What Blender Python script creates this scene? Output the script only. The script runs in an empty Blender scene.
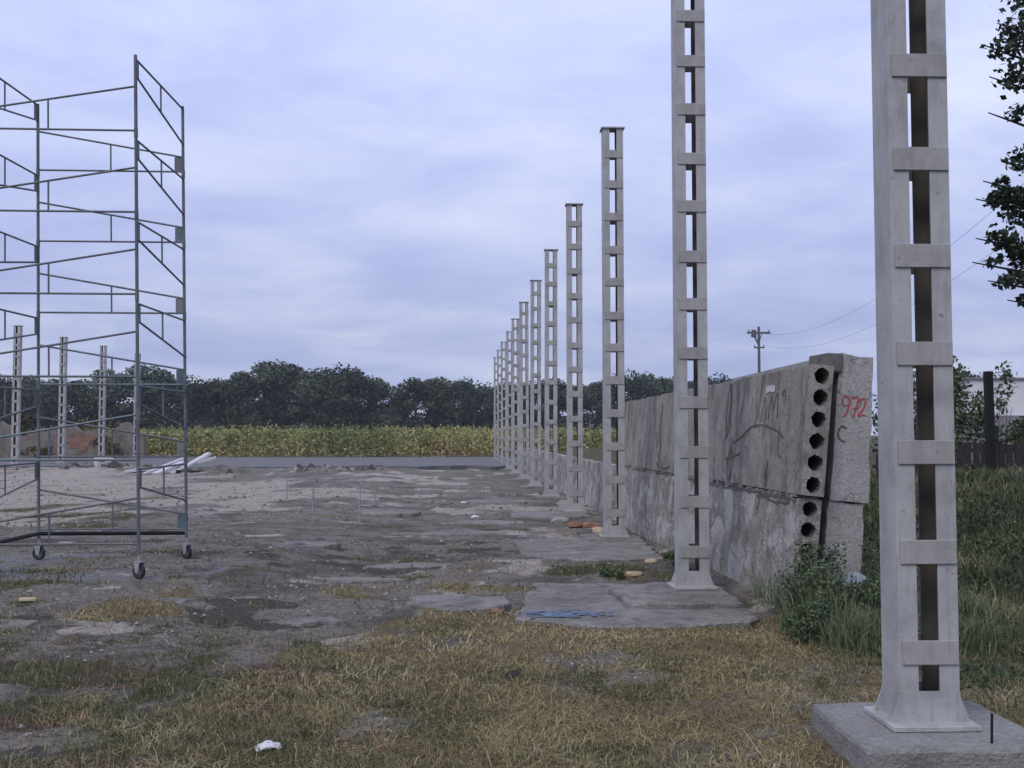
import bpy, bmesh, math, random
import numpy as np
from mathutils import Vector, Matrix

random.seed(7)
rng = np.random.default_rng(11)
S = bpy.context.scene
C = S.collection
R = math.radians
F = 1050.0            # focal length in photo pixels (used for the camera lens and for laying out the ground cover)
EYE = 1.65

# ------------------------------------------------------------------ noise
def _h(ix, iy, seed):
    n = (ix.astype(np.int64) * 374761393 + iy.astype(np.int64) * 668265263 + seed * 1442695041) & 0x7fffffff
    n = ((n ^ (n >> 13)) * 1274126177) & 0x7fffffff
    return ((n ^ (n >> 16)) & 0xffff) / 65535.0
def vnoise(x, y, seed=0):
    ix = np.floor(x); iy = np.floor(y); fx = x - ix; fy = y - iy
    fx = fx * fx * (3 - 2 * fx); fy = fy * fy * (3 - 2 * fy)
    a = _h(ix, iy, seed); b = _h(ix + 1, iy, seed); c = _h(ix, iy + 1, seed); d = _h(ix + 1, iy + 1, seed)
    return (a * (1 - fx) + b * fx) * (1 - fy) + (c * (1 - fx) + d * fx) * fy
def fbm(x, y, sc, seed=0, oc=5):
    t = 0; a = 0.5; s = 0
    for i in range(oc):
        t = t + a * vnoise(x * sc, y * sc, seed + i * 17); s += a; a *= 0.55; sc *= 2.03
    return t / s
def sm(a, b, x):
    t = np.clip((x - a) / (b - a), 0, 1)
    return t * t * (3 - 2 * t)

# ------------------------------------------------------------------ ground shape and cover
def height(x, y):
    x = np.asarray(x, float); y = np.asarray(y, float)
    h = -0.16 + 0.15 * np.maximum(sm(62, 100, y), sm(6.6, 10.4, y) * (1 - sm(-3.2, -1.0, x))) - 0.05 * sm(-.6, .6, x) * sm(9, 10.2, y) * (1 - sm(12.6, 14, y)) * (1 - sm(3.0, 3.4, x))
    h = h + 0.98 * sm(4.5, 9.5, x) * sm(8.0, 17.5, y) * (1 - sm(60, 120, y))
    h = h + 0.10 * sm(2.9, 3.6, x) * sm(8.2, 9.6, y) * (1 - sm(14, 20, y)) * (1 - sm(4, 6, x))
    rough = 1 - sm(20, 60, y)
    h = h + (fbm(x, y, 0.9, 3, 4) - 0.5) * 0.09 * rough + (fbm(x, y, 5.0, 9, 4) - 0.5) * 0.05 * rough
    h = h + np.exp(-(((y - 49 - 5 * (fbm(x, x * 0, .1, 71, 3) - .5)) / 1.8) ** 2)) * (1 - sm(-7, -2, x)) * np.clip(fbm(x, y, .5, 72, 5) - .38, 0, 1) * 1.5
    return h
def hz(x, y):
    return float(height(np.array([x]), np.array([y]))[0])

DRY = [(620,672,230,62,1.25),(480,640,120,36,1),(720,715,220,70,.9),(380,748,150,34,.8),(270,700,120,34,.7),(110,613,70,9,.8),(300,588,80,12,.7),
       (960,690,140,60,.9),(830,680,140,60,1.0),(560,745,250,40,.6),(690,640,120,20,.8),(450,580,60,5,.6),(640,570,60,5,.6),(90,490,80,12,.3)]
GREEN = [(430,692,100,26,1.1),(80,648,90,16,1),(15,600,40,12,1.1),(330,650,34,12,1.1),(60,578,70,8,.8),(720,738,160,30,.9),(520,742,150,26,.8),
         (840,630,110,50,1.2),(970,580,130,110,1.4),(600,565,60,7,.8),(240,722,130,20,.9),(30,695,110,20,1),(180,655,60,10,.6),(800,600,60,60,1.2),
         (650,552,30,6,1),(60,515,100,8,.7),(190,555,60,5,.5),(210,480,70,6,.6),(340,515,70,4,.4),(120,525,90,7,.7)]
PALE = [(315,575,34,6,1.2),(375,629,48,6,1.3),(110,632,40,8,.9),(55,498,130,30,1.2),(215,497,110,16,.9),(330,495,70,6,.9),(225,602,70,8,.7),(520,535,60,10,.5),
        (470,585,60,10,.8),(120,470,120,6,.6),(430,600,70,8,.7),(60,620,50,6,.6),(130,480,120,8,.7),(420,478,70,5,.6),(480,507,60,5,.8),(560,505,60,5,.7)]
RED = [(285,665,60,20,1),(150,745,110,22,.8),(70,735,60,20,.5),(140,690,60,14,.6),(330,720,80,20,.5),(250,650,60,14,.6)]
def cover(x, y):
    px = 457 + F * x / np.maximum(y, .5); py = 435 + F * 1.75 / np.maximum(y, .5)
    def field(lst):
        t = np.zeros_like(px)
        for cx, cy, rx, ry, w in lst:
            d = ((px - cx) / rx) ** 2 + ((py - cy) / ry) ** 2
            t = np.maximum(t, w * np.clip(1.25 - 0.75 * d, 0, 1))
        return t
    n1 = fbm(x, y, 1.0, 21); n2 = fbm(x, y, 1.5, 57); n3 = fbm(x, y, 1.0, 91); n4 = fbm(x, y, 2.2, 131)
    near = sm(0, 1, np.clip((py - 470) / 60, 0, 1))
    dry = sm(.36, .86, field(DRY) * .5 + (n1 - .5) * 1.9 + .16)
    green = sm(.36, .86, field(GREEN) * .48 + (n2 - .5) * 1.9 + .15)
    pale = sm(.34, .8, field(PALE) * .6 + (n3 - .5) * 2.1 + .17)
    red = sm(.35, .8, field(RED) * .55 + (n4 - .5) * 1.4 + .04)
    lawn = sm(590, 680, py + (n4 - .5) * 110) * sm(300, 580, px + (n1 - .5) * 520)
    dry = np.maximum(dry, lawn * (.55 + .6 * (n1 - .4))); lowl = sm(600, 690, py) * (1 - sm(360, 520, px)); red = np.maximum(red, lowl * sm(.44, .62, n4) * .8); green = np.maximum(green, lowl * sm(.47, .62, fbm(x, y, 1.9, 231)) * .9); dry = np.maximum(dry, lowl * sm(.52, .68, fbm(x, y, 2.4, 261)) * .8)
    green = np.maximum(green * (1 - .35 * lawn), lawn * sm(.54, .7, n2) * .85); pale = pale * (1 - lawn)
    side = sm(3.7, 5.0, x + (n1 - .5) * 1.2)
    green = np.maximum(green, side)
    far = sm(26, 40, y)
    green = green * (1 - far * .6 * (1 - side)); dry = np.maximum(dry * (1 - far), 0)
    damp = sm(.42, .7, field([(70,742,110,26,1),(40,668,70,14,.9),(130,690,80,14,.9),(60,625,70,8,.7),(430,660,40,8,.5),(240,560,80,8,.5),(380,560,90,10,.6),(330,745,60,14,.7),(250,610,90,12,.7),(420,545,120,10,.6)]) * .75 + (n4 - .5) * 1.5 + .08)
    return dict(damp=damp, dry=dry, green=green, pale=pale * (1 - side), red=red * (1 - side))

# ------------------------------------------------------------------ materials
def mat(name):
    m = bpy.data.materials.new(name); m.use_nodes = True
    nt = m.node_tree
    b = nt.nodes['Principled BSDF']
    return m, nt, b
def node(nt, t, **kw):
    n = nt.nodes.new(t)
    for k, v in kw.items(): setattr(n, k, v)
    return n
def noise(nt, scale, detail=6, rough=.6, co=None, dist=0):
    n = node(nt, 'ShaderNodeTexNoise'); n.inputs['Scale'].default_value = scale; n.inputs['Detail'].default_value = detail
    n.inputs['Roughness'].default_value = rough; n.inputs['Distortion'].default_value = dist
    if co: nt.links.new(co, n.inputs['Vector'])
    return n.outputs['Fac']
def ramp(nt, fac, stops):
    r = node(nt, 'ShaderNodeValToRGB')
    e = r.color_ramp.elements
    while len(e) < len(stops): e.new(.5)
    for i, (p, c) in enumerate(stops):
        e[i].position = p; e[i].color = (*c, 1) if len(c) == 3 else c
    nt.links.new(fac, r.inputs['Fac'])
    return r.outputs['Color']
def g(v): return (v, v, v)
def mix(nt, fac, a, b, mode='MIX'):
    m = node(nt, 'ShaderNodeMix', data_type='RGBA', blend_type=mode)
    for s, v in ((m.inputs[0], fac), (m.inputs[6], a), (m.inputs[7], b)):
        if isinstance(v, (int, float)): s.default_value = v
        elif isinstance(v, tuple): s.default_value = (*v, 1)
        else: nt.links.new(v, s)
    return m.outputs[2]
def bump(nt, b, fac, strength=.3, dist=.02):
    n = node(nt, 'ShaderNodeBump'); n.inputs['Strength'].default_value = strength; n.inputs['Distance'].default_value = dist
    nt.links.new(fac, n.inputs['Height']); nt.links.new(n.outputs['Normal'], b.inputs['Normal'])
def coord(nt, kind='Object', scale=None):
    t = node(nt, 'ShaderNodeTexCoord').outputs[kind]
    if scale:
        m = node(nt, 'ShaderNodeMapping'); m.inputs['Scale'].default_value = scale
        nt.links.new(t, m.inputs['Vector']); t = m.outputs['Vector']
    return t
def wpos(nt): return node(nt, 'ShaderNodeNewGeometry').outputs['Position']

def simple(name, col, rough=.7, metal=0, var=.25, scale=6, bmp=.1):
    m, nt, b = mat(name)
    co = wpos(nt)
    f = noise(nt, scale, 6, .65, co)
    c = ramp(nt, f, [(.3, tuple(v * (1 - var) for v in col)), (.7, tuple(min(1, v * (1 + var)) for v in col))])
    nt.links.new(c, b.inputs['Base Color'])
    b.inputs['Roughness'].default_value = rough; b.inputs['Metallic'].default_value = metal
    if bmp: bump(nt, b, noise(nt, scale * 6, 5, .6, co), bmp, .01)
    return m

def make_paint(k=(1, 1, 1)):
    m, nt, b = mat('grey_primer_paint'); co = wpos(nt)
    base = ramp(nt, noise(nt, 3.5, 7, .7, co), [(.3, (.25, .252, .256)), (.5, (.355, .356, .36)), (.7, (.41, .41, .412))])
    streak = noise(nt, 5, 6, .7, node_map(nt, co, (6, 6, .5)))
    base = mix(nt, ramp(nt, streak, [(.52, g(0)), (.72, g(.55))]), base, (.21, .2, .19))
    base = mix(nt, 1.0, base, k, 'MULTIPLY')
    rust = noise(nt, 14, 6, .7, co)
    base = mix(nt, ramp(nt, rust, [(.62, g(0)), (.7, g(.75))]), base, (.17, .125, .095))
    chip = noise(nt, 38, 4, .7, node_map(nt, co, (1, 1, .4)))
    base = mix(nt, ramp(nt, chip, [(.66, g(0)), (.7, g(.6))]), base, (.13, .12, .11))
    grime = noise(nt, 1.7, 8, .7, node_map(nt, co, (2, 2, .6)), .5)
    base = mix(nt, ramp(nt, grime, [(.5, g(0)), (.66, g(.4))]), base, (.2, .19, .165))
    nt.links.new(base, b.inputs['Base Color']); b.inputs['Roughness'].default_value = .62
    bump(nt, b, noise(nt, 30, 5, .6, co), .15, .006)
    return m
def node_map(nt, co, sc):
    m = node(nt, 'ShaderNodeMapping'); m.inputs['Scale'].default_value = sc; nt.links.new(co, m.inputs['Vector'])
    return m.outputs['Vector']

def make_concrete(name, lo, mid, hi, patch=None, patch_t=.6, stain=(.08, .075, .07), stain_t=.62, bs=.5, cracks=True):
    m, nt, b = mat(name); co = wpos(nt)
    base = ramp(nt, noise(nt, 1.3, 9, .72, co, .4), [(.3, lo), (.5, mid), (.7, hi)])
    fine = noise(nt, 28, 6, .7, co)
    base = mix(nt, 1.0, base, ramp(nt, fine, [(.3, g(.72)), (.7, g(1.2))]), 'MULTIPLY')
    if patch:
        p = noise(nt, 2.1, 9, .75, node_map(nt, co, (1, 1, 1.2)), .8)
        base = mix(nt, ramp(nt, p, [(patch_t - .05, g(0)), (patch_t + .05, g(.75))]), base, patch)
    st = noise(nt, 2.4, 9, .72, node_map(nt, co, (1.6, 1.6, .45)), .6)
    base = mix(nt, ramp(nt, st, [(stain_t - .06, g(0)), (stain_t + .08, g(.75))]), base, stain)
    v = node(nt, 'ShaderNodeTexVoronoi', feature='DISTANCE_TO_EDGE'); v.inputs['Scale'].default_value = .9
    wv = node(nt, 'ShaderNodeVectorMath', operation='ADD'); nt.links.new(co, wv.inputs[0])
    nn = node(nt, 'ShaderNodeTexNoise'); nn.inputs['Scale'].default_value = 3; nt.links.new(co, nn.inputs['Vector'])
    nt.links.new(nn.outputs['Color'], wv.inputs[1]); nt.links.new(wv.outputs[0], v.inputs['Vector'])
    crack = ramp(nt, v.outputs['Distance'], [(.0, g(.55)), (.012, g(0))])
    if cracks: base = mix(nt, crack, base, (.05, .048, .045))
    nt.links.new(base, b.inputs['Base Color']); b.inputs['Roughness'].default_value = .92
    b.inputs['Specular IOR Level'].default_value = .25
    h = node(nt, 'ShaderNodeMath', operation='ADD')
    nt.links.new(noise(nt, 9, 8, .7, co), h.inputs[0]); nt.links.new(noise(nt, 45, 4, .6, co), h.inputs[1])
    bump(nt, b, h.outputs[0], bs, .03)
    return m

def make_ground():
    m, nt, b = mat('yard_ground'); co = wpos(nt)
    att = lambda n: node(nt, 'ShaderNodeAttribute', attribute_name=n).outputs['Fac']
    big = noise(nt, .55, 8, .7, co, .5); mid = noise(nt, 3.2, 8, .72, co, .3); fine = noise(nt, 24, 6, .7, co)
    pave = ramp(nt, big, [(.32, (.08, .072, .06)), (.44, (.142, .13, .112)), (.54, (.24, .22, .19)), (.66, (.165, .138, .104))])
    pave = mix(nt, ramp(nt, mid, [(.5, g(0)), (.62, g(.6))]), pave, (.08, .066, .052))
    # worn expansion joints and cracks of the old slab yard
    v = node(nt, 'ShaderNodeTexVoronoi', feature='DISTANCE_TO_EDGE'); v.inputs['Scale'].default_value = .42
    wv = node(nt, 'ShaderNodeVectorMath', operation='ADD'); nt.links.new(co, wv.inputs[0])
    nn = node(nt, 'ShaderNodeTexNoise'); nn.inputs['Scale'].default_value = 1.2; nn.inputs['Detail'].default_value = 5
    nt.links.new(co, nn.inputs['Vector']); nt.links.new(nn.outputs['Color'], wv.inputs[1]); nt.links.new(wv.outputs[0], v.inputs['Vector'])
    gr = noise(nt, 9, 9, .78, node_map(nt, co, (1, 1.5, 1)), .4)
    pave = mix(nt, ramp(nt, gr, [(.36, g(.8)), (.46, g(0))]), pave, (.06, .05, .04))
    pave = mix(nt, ramp(nt, gr, [(.58, g(0)), (.68, g(.6))]), pave, (.25, .23, .2))
    pale = ramp(nt, mid, [(.3, (.24, .205, .165)), (.5, (.36, .322, .275)), (.68, (.46, .425, .375))])
    dry = ramp(nt, mid, [(.3, (.1, .08, .04)), (.55, (.18, .145, .075)), (.75, (.24, .2, .115))])
    green = ramp(nt, mid, [(.3, (.05, .05, .026)), (.65, (.1, .098, .048))])
    red = ramp(nt, mid, [(.3, (.075, .05, .038)), (.7, (.14, .095, .07))])
    def br(w):   # break the mask edge up with fine noise
        a = node(nt, 'ShaderNodeMath', operation='ADD'); nt.links.new(w, a.inputs[0])
        s = node(nt, 'ShaderNodeMath', operation='MULTIPLY_ADD'); nt.links.new(mid, s.inputs[0]); s.inputs[1].default_value = 2.2; s.inputs[2].default_value = -1.1
        nt.links.new(s.outputs[0], a.inputs[1])
        return ramp(nt, a.outputs[0], [(.32, g(0)), (.62, g(1))])
    c = mix(nt, br(att('pale')), pave, pale)
    c = mix(nt, br(att('damp')), c, (.078, .07, .061))
    c = mix(nt, br(att('dry')), c, dry)
    c = mix(nt, br(att('red')), c, red)
    c = mix(nt, br(att('green')), c, green)
    c = mix(nt, 1.0, c, ramp(nt, fine, [(.3, g(.5)), (.7, g(1.42))]), 'MULTIPLY')
    nt.links.new(c, b.inputs['Base Color']); b.inputs['Roughness'].default_value = .95; b.inputs['Specular IOR Level'].default_value = .2
    h = node(nt, 'ShaderNodeMath', operation='ADD'); nt.links.new(mid, h.inputs[0]); nt.links.new(fine, h.inputs[1])
    bump(nt, b, h.outputs[0], .9, .06)
    return m

def make_tint(name, stops, rough=.75, trans=.0):
    m, nt, b = mat(name)
    a = node(nt, 'ShaderNodeAttribute', attribute_name='tint').outputs['Fac']
    nt.links.new(ramp(nt, a, stops), b.inputs['Base Color']); b.inputs['Roughness'].default_value = rough
    b.inputs['Specular IOR Level'].default_value = .2
    return m

M = {}
M['paint'] = make_paint()
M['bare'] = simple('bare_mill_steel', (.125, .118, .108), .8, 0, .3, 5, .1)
M['batten'] = make_paint((.88, .86, .83))
M['wall'] = make_concrete('weathered_wall_concrete', (.2, .184, .165), (.29, .268, .242), (.37, .348, .32), (.42, .405, .385), .64, (.10, .09, .08), .55)
M['wall_low'] = make_concrete('flaking_wall_concrete', (.18, .165, .15), (.285, .265, .242), (.38, .36, .335), (.55, .54, .525), .53, (.09, .082, .075), .6, 1)
M['panel'] = make_concrete('pale_panel_concrete', (.27, .26, .25), (.345, .335, .325), (.4, .39, .38), (.56, .56, .57), .63, (.14, .135, .13), .68)
M['pad'] = make_concrete('footing_concrete', (.17, .165, .158), (.26, .254, .245), (.34, .333, .322), None, .6, (.12, .112, .1), .62, .9, False)
M['slab'] = make_concrete('slab_concrete', (.15, .142, .13), (.245, .235, .218), (.34, .328, .308), None, .6, (.10, .092, .08), .55, .9, False)
M['block'] = simple('dark_block_concrete', (.12, .115, .11), .95, 0, .3, 8, .5)
M['mortar'] = make_concrete('rubble_mortar', (.1, .09, .08), (.3, .28, .26), (.48, .46, .44), None, .6, (.05, .045, .04), .55, 1)
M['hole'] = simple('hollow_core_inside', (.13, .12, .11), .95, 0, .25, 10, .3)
M['ground'] = make_ground()
M['steel'] = simple('scaffold_steel', (.11, .122, .135), .6, .1, .35, 4, .05)
M['teal'] = simple('scaffold_teal', (.095, .135, .155), .5, .1, .3, 5, .05)
M['greyplate'] = simple('scaffold_plate', (.17, .18, .18), .55, .1, .3, 5, .05)
M['rubber'] = simple('black_rubber', (.02, .02, .022), .7, 0, .2, 10, .05)
M['cast'] = simple('cast_iron', (.32, .32, .33), .5, .3, .2, 20, .05)
M['black_iron'] = simple('black_iron', (.008, .008, .009), .95, .0, .3, 10, .1)
M['wood_dark'] = simple('dark_weathered_wood', (.03, .026, .027), .9, 0, .4, 9, .3)
M['wood_pale'] = simple('pale_wood', (.46, .43, .38), .85, 0, .25, 6, .2)
M['wood_chip'] = simple('fresh_wood', (.5, .4, .24), .85, 0, .2, 12, .2)
M['white_board'] = simple('white_board', (.5, .5, .52), .75, 0, .15, 6, .1)
M['pole'] = simple('pole_concrete', (.10, .10, .10), .85, 0, .3, 3, .2)
M['cable'] = simple('cable_black', (.05, .05, .06), .6, 0, .1, 3, 0)
M['bark'] = simple('bark', (.035, .028, .022), .95, 0, .35, 14, .6)
M['red_paint'] = simple('red_spray_paint', (.4, .055, .06), .75, 0, .3, 25, 0)
M['black_paint'] = simple('black_spray_paint', (.095, .088, .082), .8, 0, .4, 25, 0)
M['white_paint'] = simple('white_smear_paint', (.5, .5, .5), .85, 0, .25, 25, 0)
M['blue_paint'] = simple('blue_spilled_powder', (.12, .165, .24), .95, 0, .55, 7, .2)
M['rag'] = simple('white_rag', (.62, .63, .64), .8, 0, .1, 15, .2)
M['bag'] = simple('clear_plastic', (.26, .29, .33), .2, 0, .3, 12, .3)
M['clod'] = simple('dark_clod', (.03, .024, .02), .95, 0, .4, 25, .6)
M['brick'] = simple('orange_brick', (.22, .115, .075), .9, 0, .3, 9, .3)
M['oldbrick'] = simple('old_exposed_brick', (.2, .115, .085), .95, 0, .5, 3, .5)
M['stone'] = simple('yellow_stone', (.40, .32, .2), .9, 0, .25, 9, .4)
M['greystone'] = simple('grey_stone', (.26, .25, .24), .9, 0, .3, 9, .4)
M['plaster'] = simple('whitewash_plaster', (.62, .63, .64), .9, 0, .15, 1.2, .2)
M['plinth'] = simple('grey_plinth', (.2, .19, .2), .9, 0, .2, 2, .2)
M['roof'] = simple('roof_edge', (.2, .2, .2), .9, 0, .2, 2, .2)
M['ruin'] = make_concrete('old_plastered_masonry', (.14, .12, .105), (.21, .185, .165), (.27, .245, .22), (.15, .09, .065), .6, (.09, .08, .072), .58, .8)
M['road'] = simple('old_asphalt', (.115, .115, .118), .9, 0, .18, .8, .2)
M['leaf_far'] = make_tint('treeline_leaves', [(0, (.022, .034, .026)), (.5, (.042, .06, .04)), (1, (.07, .09, .055))])
M['leaf_far2'] = make_tint('treeline_leaves_pale', [(0, (.04, .058, .044)), (.5, (.078, .104, .07)), (1, (.115, .145, .092))])
M['leaf_near'] = make_tint('near_leaves', [(0, (.014, .022, .016)), (.5, (.028, .044, .026)), (1, (.065, .09, .045))])
M['leaf_bush'] = make_tint('bush_leaves', [(0, (.04, .062, .034)), (.5, (.085, .118, .062)), (1, (.15, .185, .1))])
M['leaf_dry'] = make_tint('dry_bush_leaves', [(0, (.05, .045, .02)), (.5, (.1, .09, .04)), (1, (.15, .12, .055))])
M['grass_green'] = make_tint('green_grass', [(0, (.06, .072, .034)), (.5, (.12, .134, .066)), (.8, (.19, .185, .092)), (1, (.33, .275, .155))])
M['grass_dry'] = make_tint('dry_grass', [(0, (.14, .11, .05)), (.45, (.29, .228, .115)), (.85, (.42, .34, .19)), (1, (.55, .47, .31))])
M['grass_red'] = make_tint('withered_red_weeds', [(0, (.075, .05, .038)), (.6, (.15, .095, .07)), (1, (.24, .17, .115))])
M['bank'] = make_tint('bank_grass', [(0, (.03, .045, .024)), (.45, (.085, .105, .055)), (.8, (.165, .178, .095)), (1, (.3, .26, .15))])
M['weed'] = make_tint('tall_weeds', [(0, (.055, .08, .045)), (.5, (.12, .155, .085)), (.85, (.19, .22, .125)), (1, (.32, .29, .17))])
M['corn'] = make_tint('corn_leaves', [(0, (.12, .15, .06)), (.4, (.28, .295, .125)), (.78, (.48, .43, .2)), (1, (.38, .26, .14))])

# ------------------------------------------------------------------ mesh builder
class MB:
    def __init__(s): s.v = []; s.f = []; s.mi = []; s.m = 0
    def add(s, vs, fs):
        o = len(s.v); s.v += [tuple(v) for v in vs]
        for f in fs: s.f.append([o + i for i in f]); s.mi.append(s.m)
        return s
    def box(s, a, b):
        (x0, y0, z0), (x1, y1, z1) = a, b
        return s.add([(x0,y0,z0),(x1,y0,z0),(x1,y1,z0),(x0,y1,z0),(x0,y0,z1),(x1,y0,z1),(x1,y1,z1),(x0,y1,z1)],
                     [(3,2,1,0),(4,5,6,7),(0,1,5,4),(1,2,6,5),(2,3,7,6),(3,0,4,7)])
    def tube(s, pts, r, n=8, r1=None, cap=True):
        pts = [Vector(p) for p in pts]; k = len(pts); rings = []
        for i, p in enumerate(pts):
            d = (pts[min(i+1, k-1)] - pts[max(i-1, 0)]).normalized()
            up = Vector((0,0,1)) if abs(d.z) < .9 else Vector((0,1,0))
            a = d.cross(up).normalized(); b = d.cross(a)
            rr = r if r1 is None else r + (r1 - r) * i / (k - 1)
            rings.append([p + (a * math.cos(2*math.pi*j/n) + b * math.sin(2*math.pi*j/n)) * rr for j in range(n)])
        vs = [q for ring in rings for q in ring]; fs = []
        for i in range(k - 1):
            for j in range(n):
                fs.append((i*n+j, i*n+(j+1) % n, (i+1)*n+(j+1) % n, (i+1)*n+j))
        if cap: fs.append(tuple(reversed(range(n)))); fs.append(tuple(range((k-1)*n, k*n)))
        return s.add(vs, fs)
    def prism(s, poly, z0, z1):
        n = len(poly)
        vs = [(x, y, z0) for x, y in poly] + [(x, y, z1) for x, y in poly]
        fs = [tuple(reversed(range(n))), tuple(range(n, 2*n))] + [(i, (i+1) % n, n+(i+1) % n, n+i) for i in range(n)]
        return s.add(vs, fs)
    def prism_y(s, poly, y0, y1):   # polygon in x,z extruded along y
        n = len(poly)
        vs = [(x, y0, z) for x, z in poly] + [(x, y1, z) for x, z in poly]
        fs = [tuple(range(n)), tuple(reversed(range(n, 2*n)))] + [(i, n+i, n+(i+1) % n, (i+1) % n) for i in range(n)]
        return s.add(vs, fs)
    def build(s, name, m, parent=None, bevel=0, smooth=False, jitter=0):
        me = bpy.data.meshes.new(name); me.from_pydata(s.v, [], s.f)
        for mm in ([] if m is None else m if isinstance(m, (list, tuple)) else [m]): me.materials.append(mm)
        me.polygons.foreach_set('material_index', s.mi)
        if smooth: me.polygons.foreach_set('use_smooth', [True] * len(me.polygons))
        bm = bmesh.new(); bm.from_mesh(me); bmesh.ops.recalc_face_normals(bm, faces=bm.faces)
        if bevel: bmesh.ops.bevel(bm, geom=list(bm.edges), offset=bevel, segments=1, affect='EDGES', clamp_overlap=True)
        if jitter:
            for v in bm.verts: v.co += Vector((random.uniform(-1,1), random.uniform(-1,1), random.uniform(-1,1))) * jitter
        bm.to_mesh(me); bm.free(); me.update()
        o = bpy.data.objects.new(name, me); C.objects.link(o)
        if parent: o.parent = parent
        return o
def tag(o, label=None, cat=None, group=None, kind=None):
    if label: o['label'] = label
    if cat: o['category'] = cat
    if group: o['group'] = group
    if kind: o['kind'] = kind
    return o
def empty(name, loc=(0,0,0), rz=0):
    o = bpy.data.objects.new(name, None); C.objects.link(o); o.location = loc; o.rotation_euler.z = rz
    return o
def copy_tree(o, parent=None):
    c = o.copy(); C.objects.link(c)
    if parent: c.parent = parent
    for ch in list(o.children): copy_tree(ch, c)
    return c

def np_mesh(name, V, loops, starts, totals, tint, m, parent=None, smooth=False):
    me = bpy.data.meshes.new(name)
    me.vertices.add(len(V)); me.vertices.foreach_set('co', V.astype(np.float32).ravel())
    me.loops.add(len(loops)); me.loops.foreach_set('vertex_index', loops.astype(np.int32))
    me.polygons.add(len(starts)); me.polygons.foreach_set('loop_start', starts.astype(np.int32))
    try: me.polygons.foreach_set('loop_total', totals.astype(np.int32))
    except Exception: pass
    a = me.attributes.new('tint', 'FLOAT', 'POINT'); a.data.foreach_set('value', tint.astype(np.float32))
    me.materials.append(m); me.update(calc_edges=True); me.validate()
    o = bpy.data.objects.new(name, me); C.objects.link(o)
    if parent: o.parent = parent
    return o
def blades(name, P, H, W, m, lean=.45, tint=None, parent=None):
    n = len(P); yaw = rng.uniform(0, 2*np.pi, n)
    d = np.stack([np.cos(yaw), np.sin(yaw), np.zeros(n)], 1)
    yw = rng.uniform(0, 2*np.pi, n); w = np.stack([np.cos(yw), np.sin(yw), np.zeros(n)], 1) * (W / 2)[:, None]
    L = np.abs(rng.normal(0, lean, n))[:, None] * H[:, None]
    up = np.array([0, 0, 1.0])
    mid = P + d * L * .35 + up * (H * .6)[:, None]
    tip = P + d * L * 1.1 + up * (H * np.clip(1 - .25 * L[:, 0] / H, .25, 1))[:, None]
    V = np.stack([P - w, P + w, mid + w * .8, mid - w * .8, tip], 1).reshape(-1, 3)
    b = np.arange(n) * 5
    loops = np.stack([b, b+1, b+2, b+3, b+3, b+2, b+4], 1).ravel()
    starts = np.stack([np.arange(n) * 7, np.arange(n) * 7 + 4], 1).ravel()
    totals = np.tile([4, 3], n)
    if tint is None: tint = rng.uniform(0, 1, n)
    return np_mesh(name, V, loops, starts, totals, np.repeat(tint, 5), m, parent)
def leaves(name, P, size, m, tint=None, parent=None, aspect=.55, flat=0.0):
    n = len(P)
    a = rng.normal(size=(n, 3)); a[:, 2] *= (1 - flat); a /= np.linalg.norm(a, axis=1)[:, None]
    b = rng.normal(size=(n, 3)); b -= a * (a * b).sum(1)[:, None]; b /= np.linalg.norm(b, axis=1)[:, None]
    s = size[:, None] if hasattr(size, '__len__') else size
    nrm = np.cross(a, b)
    V = np.stack([P - a*s*.5, P + b*s*aspect*.5 + nrm*s*.08, P + a*s*.5, P - b*s*aspect*.5 + nrm*s*.08], 1).reshape(-1, 3)
    i = np.arange(n) * 4
    loops = np.stack([i, i+1, i+2, i+3], 1).ravel()
    if tint is None: tint = rng.uniform(0, 1, n)
    return np_mesh(name, V, loops, i, np.full(n, 4), np.repeat(tint, 4), m, parent)

# ------------------------------------------------------------------ ground
def axis(lo, hi, flo, fhi, step, grow=1.13):
    a = list(np.arange(flo, fhi, step)); d = step; x = fhi
    while x < hi: a.append(x); d *= grow; x += d
    a.append(hi); d = step; x = flo
    pre = []
    while x > lo: x -= (d := d * grow); pre.append(max(x, lo))
    return np.array(sorted(set(np.round(pre + a, 4))))
gx = axis(-2500, 2500, -6.5, 5.5, .075); gy = axis(-40, 3500, 4.8, 16, .075, 1.06)
GX, GY = np.meshgrid(gx, gy)
nx, ny = len(gx), len(gy)
V = np.stack([GX, GY, height(GX, GY)], 2).reshape(-1, 3)
i = (np.arange(ny - 1)[:, None] * nx + np.arange(nx - 1)[None, :]).ravel()
loops = np.stack([i, i + 1, i + 1 + nx, i + nx], 1).ravel()
ground = np_mesh('ground', V, loops, np.arange(len(i)) * 4, np.full(len(i), 4), np.zeros(len(V)), M['ground'])
cv = cover(GX, GY)
for k, a in cv.items():
    at = ground.data.attributes.new(k, 'FLOAT', 'POINT'); at.data.foreach_set('value', a.ravel().astype(np.float32))
ground.data.polygons.foreach_set('use_smooth', [True] * len(ground.data.polygons))
tag(ground, kind='structure')

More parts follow.
